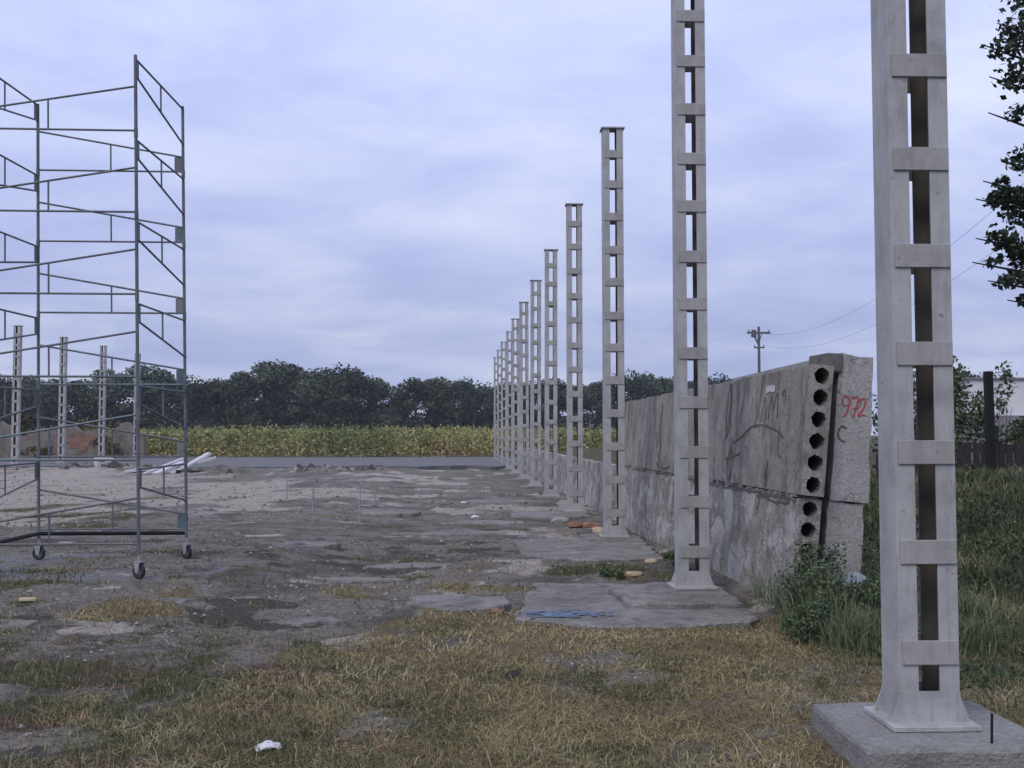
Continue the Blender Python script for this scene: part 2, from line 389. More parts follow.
# old asphalt strip across the far end of the yard
b = MB(); xs = np.linspace(-60, 5, 160)
pts = []
for x in xs: pts.append((x, 54.5 + 9 * (float(fbm(np.array([x]), np.array([3.]), .22, 8)[0]) - .5) + 4 * (float(fbm(np.array([x]), np.array([9.]), 1.1, 8)[0]) - .5), 76 + .5 * math.sin(x * .2)))
vs = []; fs = []
for x, y0, y1 in pts: vs += [(x, y0, hz(x, y0) - .1), (x, y0, .04), (x, y1, .07), (x, y1, -.2)]
for k in range(len(pts) - 1):
    for j in range(3): fs.append((4*k+j, 4*k+4+j, 4*k+5+j, 4*k+1+j))
b.add(vs, fs); tag(b.build('road', M['road']), kind='structure')

# ------------------------------------------------------------------ lattice columns
CW, CD, CH = .35, .24, 7.06
def make_column():
    root = empty('steel_column')
    for s in (-1, 1):
        m = MB(); t = .012; x0 = s * CW / 2; x1 = s * (CW/2 - t); x2 = s * (CW/2 - .115)
        m.prism([(x0,-CD/2),(x2,-CD/2),(x2,-CD/2+t),(x1,-CD/2+t),(x1,CD/2-t),(x2,CD/2-t),(x2,CD/2),(x0,CD/2)], .03, CH)
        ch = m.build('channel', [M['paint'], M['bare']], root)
        for p in ch.data.polygons:      # inner faces of the channel get a darker steel colour
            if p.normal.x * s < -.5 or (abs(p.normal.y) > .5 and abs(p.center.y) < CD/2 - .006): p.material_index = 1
    rb = random.Random(3)
    for s in (-1, 1):
        for k in range(12):
            z = .415 + .5655 * k + (rb.uniform(-.03, .03) if k > 5 else 0)
            m = MB(); y0 = s * CD/2 + (.001 if s > 0 else -.001)
            m.box((-CW/2 + .022, min(y0, y0 + s*.012), z - .068), (CW/2 - .004, max(y0, y0 + s*.012), z + .068))
            m.build('batten_plate', M['batten'], root, bevel=.003)
        m = MB(); y0 = s * (CD/2 + .001)
        m.prism_y([(-CW/2-.05,.03),(CW/2+.05,.03),(CW/2+.035,.075),(CW/2,.16),(CW/2-.004,.2),(-CW/2+.004,.2),(-CW/2,.16),(-CW/2-.035,.075)], min(y0, y0+s*.012), max(y0, y0+s*.012))
        m.build('base_gusset', M['paint'], root)
    m = MB(); m.box((-.25,-.23,0),(.25,.23,.03)); m.build('base_plate', M['paint'], root, bevel=.004)
    m = MB(); m.box((-CW/2-.03,-CD/2-.03,CH),(CW/2+.03,CD/2+.03,CH+.02)); m.build('cap_plate', M['paint'], root)
    return root
ordn = ['', '', 'second', 'third', 'fourth', 'fifth', 'sixth', 'seventh', 'eighth', 'ninth', 'tenth', 'eleventh']
col0 = make_column()
GR = 'painted steel lattice columns of the right row'
for n in range(1, 13):
    o = col0 if n == 1 else copy_tree(col0)
    o.location = (2.672 if n == 1 else 2.70 + (-.005 if n == 2 else random.uniform(-.02, .02) if n > 3 else 0), 6.0 * n, .005 if n == 1 else -.09)
    o.rotation_euler = (random.uniform(-.004,.004), random.uniform(-.0035,.0035) if n > 2 else 0, random.uniform(-.02,.02))
    if n == 1: lb = 'big grey lattice column nearest the camera, standing on the thick square footing'
    elif n == 2: lb = 'grey lattice column beside the wall, cut by the top edge of the picture, second in the row'
    elif n == 3: lb = 'grey lattice column whose top is the tallest one fully in view, third in the row'
    elif n == 12: lb = 'smallest and farthest grey lattice column at the end of the right row'
    else: lb = f'{ordn[n]} grey lattice column from the camera in the long right row'
    tag(o, lb, 'steel column', GR)
for n, lb in ((9, 'leftmost grey lattice column seen behind the scaffold tower'), (10, 'second grey lattice column from the left behind the scaffold'),
              (11, 'third grey lattice column from the left behind the scaffold'), (12, 'farthest grey lattice column of the left row, beside the scaffold front post')):
    o = copy_tree(col0); y = [54.2, 60.4, 66.3, 72.5][n - 9]; x = [-22.2, -22.2, -21.95, -21.7][n - 9]
    o.location = (x, y, .1); o.rotation_euler = (0, 0, 0); o.rotation_euler.z = random.uniform(-.02, .02)
    tag(o, lb, 'steel column', 'painted steel lattice columns of the far left row')

# ------------------------------------------------------------------ footings and slabs
def rough_slab(name, poly, z0, z1, m, label, cat, group=None, jit=.03, step=.14):
    cx = sum(p[0] for p in poly) / len(poly); cy = sum(p[1] for p in poly) / len(poly)
    out = []
    for k in range(len(poly)):
        a = Vector(poly[k]); c = Vector(poly[(k+1) % len(poly)]); n = max(2, int((c - a).length / step))
        for j in range(n):
            p = a.lerp(c, j / n); out.append((p.x + random.uniform(-jit, jit), p.y + random.uniform(-jit, jit)))
    mb = MB(); n = len(out)
    ins = [(cx + (x - cx) * .985, cy + (y - cy) * .975) for x, y in out]
    vs = [(x, y, z0) for x, y in out] + [(x, y, z1 - .018 + random.uniform(-.008, .006)) for x, y in out] + [(x, y, z1 + random.uniform(-.004, .004)) for x, y in ins]
    fs = [(i, (i+1) % n, n+(i+1) % n, n+i) for i in range(n)] + [(n+i, n+(i+1) % n, 2*n+(i+1) % n, 2*n+i) for i in range(n)] + [tuple(range(2*n, 3*n))]
    mb.add(vs, fs); o = mb.build(name, m)
    return tag(o, label, cat, group)
FG = 'concrete footings under the columns'
rough_slab('column_footing', [(2.14,5.46),(3.2,5.46),(3.19,6.46),(2.17,6.42)], -.35, .004, M['pad'], 'thick square concrete footing under the nearest column', 'footing', FG, .006, .2)
rough_slab('column_footing', [(1.78,10.9),(2.98,10.9),(3.05,12.4),(2.35,12.45),(1.75,12.0)], -.25, -.091, M['slab'], 'thin concrete footing under the column beside the wall', 'footing', FG, .02)
rough_slab('column_footing', [(2.2,17.4),(3.1,17.4),(3.1,18.5),(2.15,18.5)], -.25, -.091, M['slab'], 'concrete footing under the third column, behind the pale slab', 'footing', FG, .03)
for n in range(4, 13):
    rough_slab('column_footing', [(2.2,6*n-.5),(3.15,6*n-.5),(3.15,6*n+.5),(2.2,6*n+.5)], -.3, -.091, M['slab'],
               f'concrete footing under the {ordn[n]} column of the right row' if n < 12 else 'concrete footing under the farthest column of the right row', 'footing', FG, .03)
for n, (x, y) in enumerate(((-22.2,54.2),(-22.2,60.4),(-21.95,66.3),(-21.7,72.5))):
    rough_slab('column_footing', [(x-.5,y-.5),(x+.5,y-.5),(x+.5,y+.5),(x-.5,y+.5)], -.25, .1, M['slab'],
               ['concrete footing under the leftmost column behind the scaffold','concrete footing under the second column from left behind the scaffold','concrete footing under the third column from left behind the scaffold','concrete footing under the last column behind the scaffold'][n], 'footing', FG, .03)
mb = MB(); mb.tube([(2.86,5.56,-.03),(2.865,5.56,.16)], .008, 6); tag(mb.build('rebar_stub', M['black_iron']), 'short dark rebar stub sticking out of the thick nearest footing', 'rebar')
SG = 'old concrete slabs lying in the yard'
rough_slab('ground_slab', [(.62,10.45),(1.35,9.98),(2.2,9.95),(2.95,10.25),(3.05,10.85),(2.9,12.6),(1.7,12.9),(.95,12.95)], -.3, -.155, M['slab'], 'broad pale concrete slab with blue spill in front of the second column', 'slab', SG, .05)
rough_slab('ground_slab', [(1.02,15.3),(1.9,14.9),(2.95,15.1),(3.1,17.2),(2.1,17.9),(.95,17.8)], -.25, -.11, M['slab'], 'pale broken slab in front of the third column', 'slab', SG, .06)
rough_slab('ground_slab', [(-.5,11.2),(.0,10.9),(.5,11.0),(.6,11.6),(-.1,11.9),(-.5,11.7)], -.3, -.13, M['slab'], 'low grey slab scrap left of the blue spill', 'slab', SG, .08)
rough_slab('ground_slab', [(1.15,22.6),(2.2,22.4),(2.9,22.9),(2.9,24.2),(1.3,24.5)], -.25, -.1, M['slab'], 'pale slab in front of the fourth column', 'slab', SG, .07)
rough_slab('ground_slab', [(-3.7,8.9),(-2.9,8.75),(-2.5,9.1),(-2.9,9.5),(-3.6,9.4)], -.3, -.06, M['slab'], 'small pale slab edge left of the lowest weeds', 'slab', SG, .06)
rough_slab('ground_slab', [(-6.6,12.6),(-4.2,12.35),(-2.9,12.5),(-2.7,14.6),(-4.5,15.2),(-6.8,15.1)], -.2, -.012, M['slab'], 'smooth grey slab under the scaffold tower wheels', 'slab', SG, .05).active_material = M['road']
scr = [(-1.35,13.1,.7,.3),(-2.9,16.6,1.0,.5),(-.3,19.5,1.1,.6),(.6,21.6,.9,.5),(-1.6,10.35,.5,.24),(-3.1,10.9,.55,.25),(-.9,8.95,.42,.2),(-4.1,9.6,.5,.24),(-2.2,24.0,1.5,.8),(-6.0,22.5,1.6,.9),(.9,29.0,1.3,.8),(-.6,14.6,.6,.3)]
lbs = ['pale broken slab scrap right of the scaffold front post','thin slab scrap behind the right scaffold castor','flat slab scrap far out in mid yard','slab scrap left of the fourth column slab','small slab scrap left of the grass tongue','slab scrap before the front castor','pale slab scrap at the edge of the dry grass','slab scrap left among the green tufts','large thin slab far behind the scaffold','large thin slab seen between the scaffold posts','thin slab left of the fifth column','small slab scrap in the middle of the yard']
rs = random.Random(13)
for (x, y, a_, b_), lb in zip(scr, lbs):
    n = 9; ph = rs.uniform(0, 6); pts = [(x + a_*rs.uniform(.6, 1.25)*math.cos(6.283*k/n), y + b_*rs.uniform(.6, 1.25)*math.sin(6.283*k/n)) for k in range(n)]
    z = sum(hz(px_, py_) for px_, py_ in pts)/n + .008; rough_slab('ground_slab', pts, z - .15, z + rs.uniform(-.012, .012), M['slab'], lb, 'slab', SG, .04, .1)
# blue spill on the slab: many small thin blots
mb = MB(); rs = random.Random(21)
for j in range(150):
    u = rs.gauss(0, .24); v_ = rs.gauss(0, .1) - u*.06; rr = rs.uniform(.006, .042) * (1.2 - min(1, abs(u)/.8)); cx, cy = 1.05 + u, 10.62 + v_
    if rr < .004: continue
    zz_ = -.1465 + j*.00003; k = 9
    mb.add([(cx + rr*1.6*rs.uniform(.6, 1.3)*math.cos(2*math.pi*q/k), cy + rr*rs.uniform(.5, 1.3)*math.sin(2*math.pi*q/k), zz_) for q in range(k)], [tuple(range(k))])
tag(mb.build('paint_spill', M['blue_paint']), 'streak of blue powder spilled on the front edge of the slab', 'spill', None, 'stuff')

# ------------------------------------------------------------------ hollow core slab wall
def slab_mesh(L, H, T, nh, m, hr=.08, seed=0, lowtop=0, edge=None):
    """slab on edge: x 0..T (thickness), y 0..L, z 0..H, round voids along y open at y=0"""
    rs = random.Random(seed); mb = MB(); ch = H / nh; Q = 24
    for k in range(nh):
        cz = ch * (k + .5); cx = T / 2
        sq = []; ci = []
        for q in range(Q):
            a = 2 * math.pi * (q + .5) / Q; c, s_ = math.cos(a), math.sin(a)
            t = min((T/2) / max(abs(c), 1e-6), (ch/2) / max(abs(s_), 1e-6))
            x, z = cx + c*t, cz + s_*t
            sq.append((x, z)); ci.append((cx + hr*c*rs.uniform(.86, 1.06), cz + hr*s_*rs.uniform(.88, 1.06)))
        for cn in ((0, ch*k), (T, ch*k), (T, ch*(k+1)), (0, ch*(k+1))):   # snap nearest samples to the cell corners
            j = min(range(Q), key=lambda q: (sq[q][0]-cn[0])**2 + (sq[q][1]-cn[1])**2); sq[j] = cn
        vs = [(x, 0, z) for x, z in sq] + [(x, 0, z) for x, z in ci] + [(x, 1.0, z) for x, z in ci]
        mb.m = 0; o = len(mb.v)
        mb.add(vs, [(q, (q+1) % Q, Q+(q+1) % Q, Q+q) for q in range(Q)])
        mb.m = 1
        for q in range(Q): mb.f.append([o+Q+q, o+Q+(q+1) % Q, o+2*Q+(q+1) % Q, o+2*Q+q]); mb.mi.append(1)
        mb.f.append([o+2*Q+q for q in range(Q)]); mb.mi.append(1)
    mb.m = 0
    # long faces, finely cut so the top edge can be chipped
    ny_, nz_ = 60, 12
    top = [H + (rs.uniform(-.022, .004) if 0 < j < ny_ else 0) for j in range(ny_ + 1)]
    for x in (0, T):
        vs = [(x + (rs.uniform(-.004, .004) if 0 < j < ny_ and 0 < k < nz_ else 0), L*j/ny_, (top[j] if k == nz_ else H*k/nz_)) for j in range(ny_+1) for k in range(nz_+1)]
        mb.add(vs, [(j*(nz_+1)+k, (j+1)*(nz_+1)+k, (j+1)*(nz_+1)+k+1, j*(nz_+1)+k+1) for j in range(ny_) for k in range(nz_)])
    vs = [(x, L*j/ny_, top[j]) for j in range(ny_+1) for x in (0, T)]
    mb.add(vs, [(2*j, 2*j+1, 2*j+3, 2*j+2) for j in range(ny_)])
    mb.add([(0,0,0),(T,0,0),(T,L,0),(0,L,0)], [(0,1,2,3)])
    mb.add([(0,L,0),(T,L,0),(T,L,H),(0,L,H)], [(0,1,2,3)])
    return mb
def ribbon(mb, pts, w, frame, seed=0):
    """painted stroke: pts in the 2-D frame, frame maps (u, v) to 3-D"""
    rs = random.Random(seed); vs = []; k = len(pts)
    for i in range(k):
        a = Vector(pts[max(i-1, 0)]); c = Vector(pts[min(i+1, k-1)]); d = (c - a).normalized(); nrm = Vector((-d.y, d.x))
        ww = w * rs.uniform(.7, 1.15) / 2; p = Vector(pts[i])
        vs += [frame(*(p + nrm*ww)), frame(*(p - nrm*ww))]
    mb.add(vs, [(2*i, 2*i+1, 2*i+3, 2*i+2) for i in range(k-1)])
def curve(pts, n=6):
    out = []
    P = [Vector(p) for p in pts]
    for i in range(len(P) - 1):
        p0 = P[max(i-1, 0)]; p1 = P[i]; p2 = P[i+1]; p3 = P[min(i+2, len(P)-1)]
        for j in range(n):
            t = j / n
            out.append(tuple(.5*((2*p1) + (p2-p0)*t + (2*p0-5*p1+4*p2-p3)*t*t + (3*p1-p0-3*p2+p3)*t**3)))
    out.append(tuple(P[-1])); return out

TILT = R(5.4); WX = 3.385; T = .23; H = 1.255; WY = 10.42
WG = 'hollow concrete slabs stacked on edge as a wall'
def place_slab(L, seed, m, y, z, x, label, tilt=TILT, yaw=0):
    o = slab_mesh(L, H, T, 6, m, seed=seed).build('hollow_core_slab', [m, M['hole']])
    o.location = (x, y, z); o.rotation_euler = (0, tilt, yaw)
    return tag(o, label, 'concrete slab', WG)
GAP = .035; Z1 = -.235; Z2 = Z1 + (H + GAP) * math.cos(TILT); X2 = WX + (H + GAP) * math.sin(TILT)
low_lab = ['lower slab at the near end of the wall, flaking white, half sunk in weeds', 'lower slab just beyond the second column', 'grey slab low in the wall between the third and fourth columns',
           'low wall slab beyond the fourth column', 'low wall slab beyond the fifth column', 'low wall slab beyond the sixth column', 'last low slab at the far end of the wall']
low = []
for k in range(7):
    low.append(place_slab(5.97, k, M['wall_low'], WY + .06 + 6*k, Z1 - .02*(k > 0), WX - .06 + random.uniform(-.015, .015), low_lab[k], TILT * (1 - .12*k)))
up1 = place_slab(5.97, 31, M['wall'], WY, Z2, X2 - .05, 'upper slab at the near end with six round holes and black graffiti')
up2 = place_slab(5.97, 32, M['wall'], WY + 6.0, Z2 - .01, X2 - .06, 'upper slab behind the second column with a dark crack stain')
for o in (up1, up2): o.scale = (1, 1, 1.055)
# mortar rubble squeezed out along the seam
for o, lowo in ((up1, low[0]), (up2, low[1])):
    mb = MB(); rs = random.Random(hash(o.name) % 97 if False else len(o.name))
    for j in range(150):
        y = rs.uniform(.1, 5.9); s = rs.uniform(.012, .04); x = rs.uniform(-.02, .02)
        mb.box((x, y, H + rs.uniform(-.01, .005)), (x + s*2, y + s*rs.uniform(1, 3.5), H + .005 + s*rs.uniform(.5, 1)))
    mb.box((.06, .05, H - .012), (T - .02, 5.9, H + .06))
    mb.build('mortar', M['mortar'], lowo, jitter=.006)

# graffiti on the near upper slab (frame: u metres from the near end, v height)
fr = lambda u, v: (-.007, u, v)
mb = MB()
def loop(cu, cv, ru, rv, n=22): return [(cu + ru*math.cos(2*math.pi*k/n), cv + rv*math.sin(2*math.pi*k/n)) for k in range(n+1)]
for i, (st, w) in enumerate([
    (loop(3.1, .88, .1, .33), .03), (curve([(3.12, 1.22), (3.06, .9), (3.15, .5)]), .028),
    (loop(2.85, .22, .12, .19), .03), (curve([(2.8, .55), (2.86, .25), (2.78, .05)]), .028), (curve([(3.15, .28), (2.8, .3), (2.4, .36)]), .025),
    (curve([(2.75, .48), (2.4, .55), (2.0, .66), (1.5, .68), (1.0, .62), (.72, .55)]), .022), (curve([(1.9, .66), (1.8, .8), (1.85, .9)]), .02),
    (curve([(1.62, .72), (1.5, .98), (1.42, .74)]), .022), (curve([(1.33, .74), (1.28, 1.0), (1.18, .84), (1.05, 1.02), (1.0, .74)]), .024),
    (curve([(.9, .66), (.86, .4), (.74, .34)]), .02), (curve([(1.3, .1), (1.22, .3), (1.25, .02)]), .03), (curve([(.9,.98),(.8,1.04),(.75,.9)]), .018)]):
    ribbon(mb, st, w, fr, i)
mb.build('graffiti', M['black_paint'], up1)
mb = MB(); ribbon(mb, curve([(1.5, 1.06), (1.35, 1.075), (1.15, 1.06)]), .07, lambda u, v: (-.0085, u, v), 5)
mb.build('paint_smear', M['white_paint'], up1)
mb = MB()
for i, (st, w) in enumerate([(curve([(1.55, 1.1), (1.6, .7), (1.48, .35), (1.55, .02)]), .05), (curve([(1.9, .3), (1.6, .25), (1.2, .1)]), .02), (curve([(.5, .1), (1.1, .05), (1.7, .12)]), .035)]):
    ribbon(mb, st, w, fr, i + 40)
mb.build('crack_stain', M['black_paint'], up2)

mb = MB()   # ragged black edge of the broken seam, chips below it
rs = random.Random(8); pts = [(j*.09, H - .012 - rs.uniform(0, .03)) for j in range(1, 62)]
ribbon(mb, pts, .035, fr, 9); ribbon(mb, curve([(1.42, H - .002), (1.38, H - .12), (1.43, H - .22)]), .04, fr, 10); ribbon(mb, curve([(1.5, H - .07), (1.2, H - .05), (.8, H - .09), (.3, H - .06)]), .03, fr, 11)
mb.build('crack_stain', M['black_paint'], low[0])
# second stack of solid panels with the red number
PX, PY, PT = 3.84, 10.62, .40
PG = 'solid concrete panels with painted marks'
def panel_mb(L, Hh, Tt, seed):
    mb = MB(); rs = random.Random(seed); k = 10
    prof = [(0, 0), (Tt, 0)] + [(Tt - .05*j/k + rs.uniform(-.02, .006), Hh*j/k) for j in range(1, k)] + [(Tt - .06, Hh), (Tt*.5, Hh - .01), (.01, Hh + .02)] + [(rs.uniform(-.012, .006), Hh*(k-j)/k) for j in range(1, k)]
    mb.prism_y(prof, 0, L); return mb
pl = panel_mb(5.0, 1.14, .42, 1).build('wall_slab', M['panel']); pl.location = (PX - .135, PY + .03, -.16); pl.rotation_euler = (0, R(5.6), R(-2))
tag(pl, 'lower pale solid panel below the red number, foot in the weeds', 'wall slab', PG)
pu = panel_mb(5.0, 1.50, PT, 2).build('wall_slab', M['panel']); pu.location = (PX - .02, PY, .985); pu.rotation_euler = (0, R(5.0), R(-2))
tag(pu, 'upper pale solid panel with the red number 972 painted on its end', 'wall slab', PG)
fe = lambda u, v: (u*.92 + .0, -.006, v*.78 + .2)
mb = MB()
nums = [curve([(.135, 1.02), (.075, 1.0), (.06, 1.09), (.1, 1.13), (.135, 1.08), (.135, 1.0), (.115, .9), (.08, .85)]),
        curve([(.155, 1.1), (.2, 1.12), (.235, 1.1), (.215, .98), (.19, .85)]), [(.185, .97), (.245, .985)],
        curve([(.25, 1.05), (.275, 1.11), (.315, 1.09), (.31, 1.02), (.28, .94), (.25, .88), (.3, .895), (.34, .88)])]
for i, st in enumerate(nums): ribbon(mb, st, .019, fe, i + 70)
mb.build('painted_number', M['red_paint'], pu)
mb = MB(); ribbon(mb, curve([(.13, .70), (.07, .72), (.035, .64), (.06, .55), (.12, .52)]), .024, fe, 88)
mb.build('painted_mark', M['black_paint'], pu)
mb = MB(); mb.box((0,0,0),(.175,.5,.2)); cap = mb.build('concrete_block', M['block'], bevel=.015, jitter=.006)
cap.location = (3.785, PY - .06, 2.30); cap.rotation_euler = (0, R(5), R(4))
tag(cap, 'small dark concrete block wedged on top between wall and pale panel', 'concrete block')

# ------------------------------------------------------------------ scaffold tower
AX, AY, BX, BY = -3.67, 12.45, -3.62, 14.4
DX, DY, CX_, CY_ = -5.62, 12.45, -5.56, 14.4
LEAN = .0235
def lx(x, z): return x - LEAN * z
def scaffold():
    root = empty('scaffold_tower', (-4.8, 13.4, 0)); ox, oy = -4.8, 13.4
    Pt = lambda x, y, z: (lx(x, z) - ox, y - oy, z)
    posts = dict(A=(AX, AY), B=(BX, BY), Cc=(CX_, CY_), D=(DX, DY))
    for k, (x, y) in posts.items():
        gz = hz(x, y) if k == 'D' else -.012
        zz = [.27, 1.28, 2.25, 3.22, 4.19, 5.16, 6.15]
        for i in range(6):
            mb = MB(); mb.tube([Pt(x, y, zz[i]), Pt(x, y, zz[i+1] - .004)], .0205, 10)
            mb.tube([Pt(x, y, zz[i] + .0), Pt(x, y, zz[i] + .1)], .0245, 10)
            mb.build('post_section', M['steel'], root)
        # castor
        c = MB(); wz = gz + .088; dx = -.0 + .05; 
        c.tube([(x - ox, y - oy, wz + .11), (x - ox, y - oy, .36)], .019, 8)
        c.box((x-ox-.035, y-oy-.05, wz+.1), (x-ox+.035, y-oy+.05, wz+.115))
        for s in (-1, 1): c.add(*plate_pts(x - ox + s*.036, y - oy, wz))
        ca = c.build('castor', M['cast'], root)
        ang = dict(A=R(58), B=R(52), Cc=R(75), D=R(40))[k]
        w = MB(); prof = [(.088,-.018),(.088,.018),(.066,.022),(.052,.018),(.052,-.018),(.066,-.022)]
        Nn = 24; vs = []; fs = []
        for a_ in range(Nn):
            t = 2*math.pi*a_/Nn
            for (r_, xx) in prof: vs.append((xx, r_*math.cos(t), r_*math.sin(t)))
        m_ = len(prof)
        for a_ in range(Nn):
            for j in range(m_): fs.append((a_*m_+j, a_*m_+(j+1) % m_, ((a_+1) % Nn)*m_+(j+1) % m_, ((a_+1) % Nn)*m_+j))
        w.add(vs, fs); ty = w.build('tyre', M['rubber'], ca, smooth=False)
        h = MB(); h.tube([(-.024,0,0),(.024,0,0)], .03, 14)
        for s3 in range(5):
            t = 2*math.pi*s3/5; h.tube([(0,.02*math.cos(t),.02*math.sin(t)),(0,.063*math.cos(t),.063*math.sin(t))], .011, 6)
        hu = h.build('hub', M['cast'], ca)
        ca_loc = (x - ox, y - oy, wz)
        for q in (ty, hu): q.location = ca_loc
        for q in (ca,):
            q.location = (0,0,0)
        # swivel the whole castor about its stem
        Mx = Matrix.Translation((x-ox, y-oy, 0)) @ Matrix.Rotation(ang, 4, 'Z') @ Matrix.Translation((-(x-ox), -(y-oy), 0))
        ca.data.transform(Mx)
        for q in (ty, hu): q.rotation_euler.z = ang
    def tie(p, q, zt0, zb0, zt1, zb1, mid, pm, plate_at=None, plmat=None):
        """tapered tie: top chord zt0-zt1, bottom chord zb0-zb1 from post p to post q, a strut at mid"""
        (x0, y0), (x1, y1) = posts[p], posts[q]
        mb = MB()
        mb.tube([Pt(x0, y0, zt0), Pt(x1, y1, zt1)], .013, 8); mb.tube([Pt(x0, y0, zb0), Pt(x1, y1, zb1)], .013, 8)
        xm, ym = x0 + (x1-x0)*mid, y0 + (y1-y0)*mid
        mb.tube([Pt(xm, ym, zt0 + (zt1-zt0)*mid), Pt(xm, ym, zb0 + (zb1-zb0)*mid)], .0115, 8)
        t = mb.build('tie_frame', pm, root)
        if plate_at is not None:
            # thin plate joining the chords at the narrow end
            e = 1 if plate_at else 0
            xa, ya = (x1, y1) if e else (x0, y0); dxy = Vector((x0-x1, y0-y1)).normalized() * (1 if e else -1)
            za, zb = (zt1, zb1) if e else (zt0, zb0)
            pz = MB(); vs = []
            nrm = Vector((-dxy.y, dxy.x)) * .004
            for s in (-1, 1):
                for (dd, z) in ((.02, zb), (.115, zb), (.115, za), (.02, za)):
                    X = xa + dxy.x*dd + nrm.x*s; Y = ya + dxy.y*dd + nrm.y*s; vs.append(Pt(X, Y, z))
            pz.add(vs, [(0,1,2,3),(7,6,5,4),(0,4,5,1),(1,5,6,2),(2,6,7,3),(3,7,4,0)])
            pz.build('gusset_plate', plmat, t)
    st, tl, gp = M['steel'], M['teal'], M['greyplate']
    for k in range(6):
        d = .97 * k
        pm = [st, st, st, tl, st, st][k]; pc = [st, tl, gp, tl, gp, tl][k]
        # side ties (A-B and D-C): level top chord, narrow at A and C
        tie('A', 'B', 6.10 - d, 5.90 - d, 6.11 - d, 5.62 - d, .5, st, 0, [st, st, tl, st, st, st][k])
        tie('Cc', 'D', 6.13 - d, 5.92 - d, 6.11 - d, 5.60 - d, .5, st, 0, st)
        # cross ties (A-D and B-C): level bottom chord, narrow at D and B
        tie('A', 'D', 5.77 - d, 5.24 - d, 5.44 - d, 5.24 - d, .52, [st, st, st, st, tl, st][k], 1, st)
        tie('Cc', 'B', 5.77 - d, 5.24 - d, 5.44 - d, 5.24 - d, .5, pm, 1, pc)
    for p, q in (('Cc', 'B'), ('D', 'Cc')):      # added dark bars standing in for the shadow line under the bottom chords
        (x0, y0), (x1, y1) = posts[p], posts[q]; mb = MB(); mb.tube([Pt(x0, y0, .335), Pt(x1, y1, .335)], .026, 4); mb.build('base_beam', M['black_iron'], root)
    tag(root, 'tall open scaffold tower of thin steel tubes on four castors', 'scaffold')
def plate_pts(x, y, wz):
    vs = []
    for s in (-.003, .003):
        vs += [(x+s, y-.045, wz+.1), (x+s, y+.045, wz+.1), (x+s, y+.022, wz-.02), (x+s, y-.022, wz-.02)]
    return vs, [(0,1,2,3),(7,6,5,4),(0,4,5,1),(1,5,6,2),(2,6,7,3),(3,7,4,0)]
scaffold()

# ------------------------------------------------------------------ far left: ruined wall, dry bush, plank pile
mb = MB(); xs = np.linspace(-42, -22.4, 60); rs = random.Random(5)
prof = [(-42, -.4), (-22.3, -.4)]
topz = [(float(x), 2.15 + .3*math.sin(x*1.3) + .2*math.sin(x*3.1) + rs.uniform(-.25, .15) - (.5 if x > -23.2 else 0)) for x in xs[::-1]]
mb.prism_y(prof + topz, 76.5, 76.95)
rw = mb.build('ruined_wall', M['ruin'])
mb = MB(); rs = random.Random(6)
mb.prism_y([(-28.1, 1.0), (-27.6, 1.1), (-27.5, .7), (-26.9, .75), (-26.8, .4), (-26.4, .5), (-26.2, 1.1), (-25.8, 1.3), (-25.9, 1.7), (-26.5, 1.6), (-26.6, 1.85), (-27.3, 1.8), (-27.5, 1.5), (-28.0, 1.4)], 76.47, 76.495)
mb.build('brick_patch', M['oldbrick'], rw)
tag(rw, 'crumbling plastered masonry wall with a red brick patch behind the scaffold', 'wall')

def bush(name, x, y, z, rx, ry, rzz, n, size, m, label, cat='bush', group=None, stem=True, flat=.0):
    root = empty(name, (x, y, z))
    k = max(6, int(n / 90)); cc = rng.normal(size=(k, 3)); cc /= np.linalg.norm(cc, axis=1)[:, None]
    cc *= (rng.uniform(.15, 1, k) ** .6)[:, None]
    idx = rng.integers(0, k, n)
    P = cc[idx] + np.clip(rng.normal(size=(n, 3)), -1.5, 1.5) * .2
    P = P * np.array([rx, ry, rzz]) + np.array([0, 0, rzz * .95])
    P = P[P[:, 2] > 0.02]
    t = np.clip(rng.normal(.5, .22, len(P)) + (rng.uniform(-.25, .25, k)[idx][:len(P)]), 0, 1)
    leaves('foliage', P, rng.uniform(.7, 1.3, len(P)) * size, m, t, root)
    if stem:
        s = MB()
        for j in range(5):
            a = 2*math.pi*j/5; s.tube([(0.05*math.cos(a), .05*math.sin(a), -.15), (rx*.25*math.cos(a), ry*.25*math.sin(a), rzz*.6), (rx*.5*math.cos(a+.4), ry*.5*math.sin(a+.4), rzz*1.3)], rx*.035, 5, rx*.008)
        s.build('stem', M['bark'], root)
    return tag(root, label, cat, group)
bush('dry_bush', -27.2, 78.6, .0, 2.4, 1.2, 1.6, 1100, .3, M['leaf_dry'], 'olive brown bush showing above the ruined wall')
bush('dry_bush', -24.6, 75.6, .0, 1.5, .8, .75, 600, .22, M['leaf_dry'], 'low brown bush at the right end of the ruined wall')
bush('dry_bush', -29.3, 75.4, .0, 1.3, .7, .5, 450, .2, M['leaf_dry'], 'low brown bush in front of the ruined wall left of the brick patch')
bush('dry_bush', -31.5, 78.8, .0, 1.8, 1.2, 1.5, 800, .3, M['leaf_dry'], 'olive brown bush above the left end of the ruined wall')

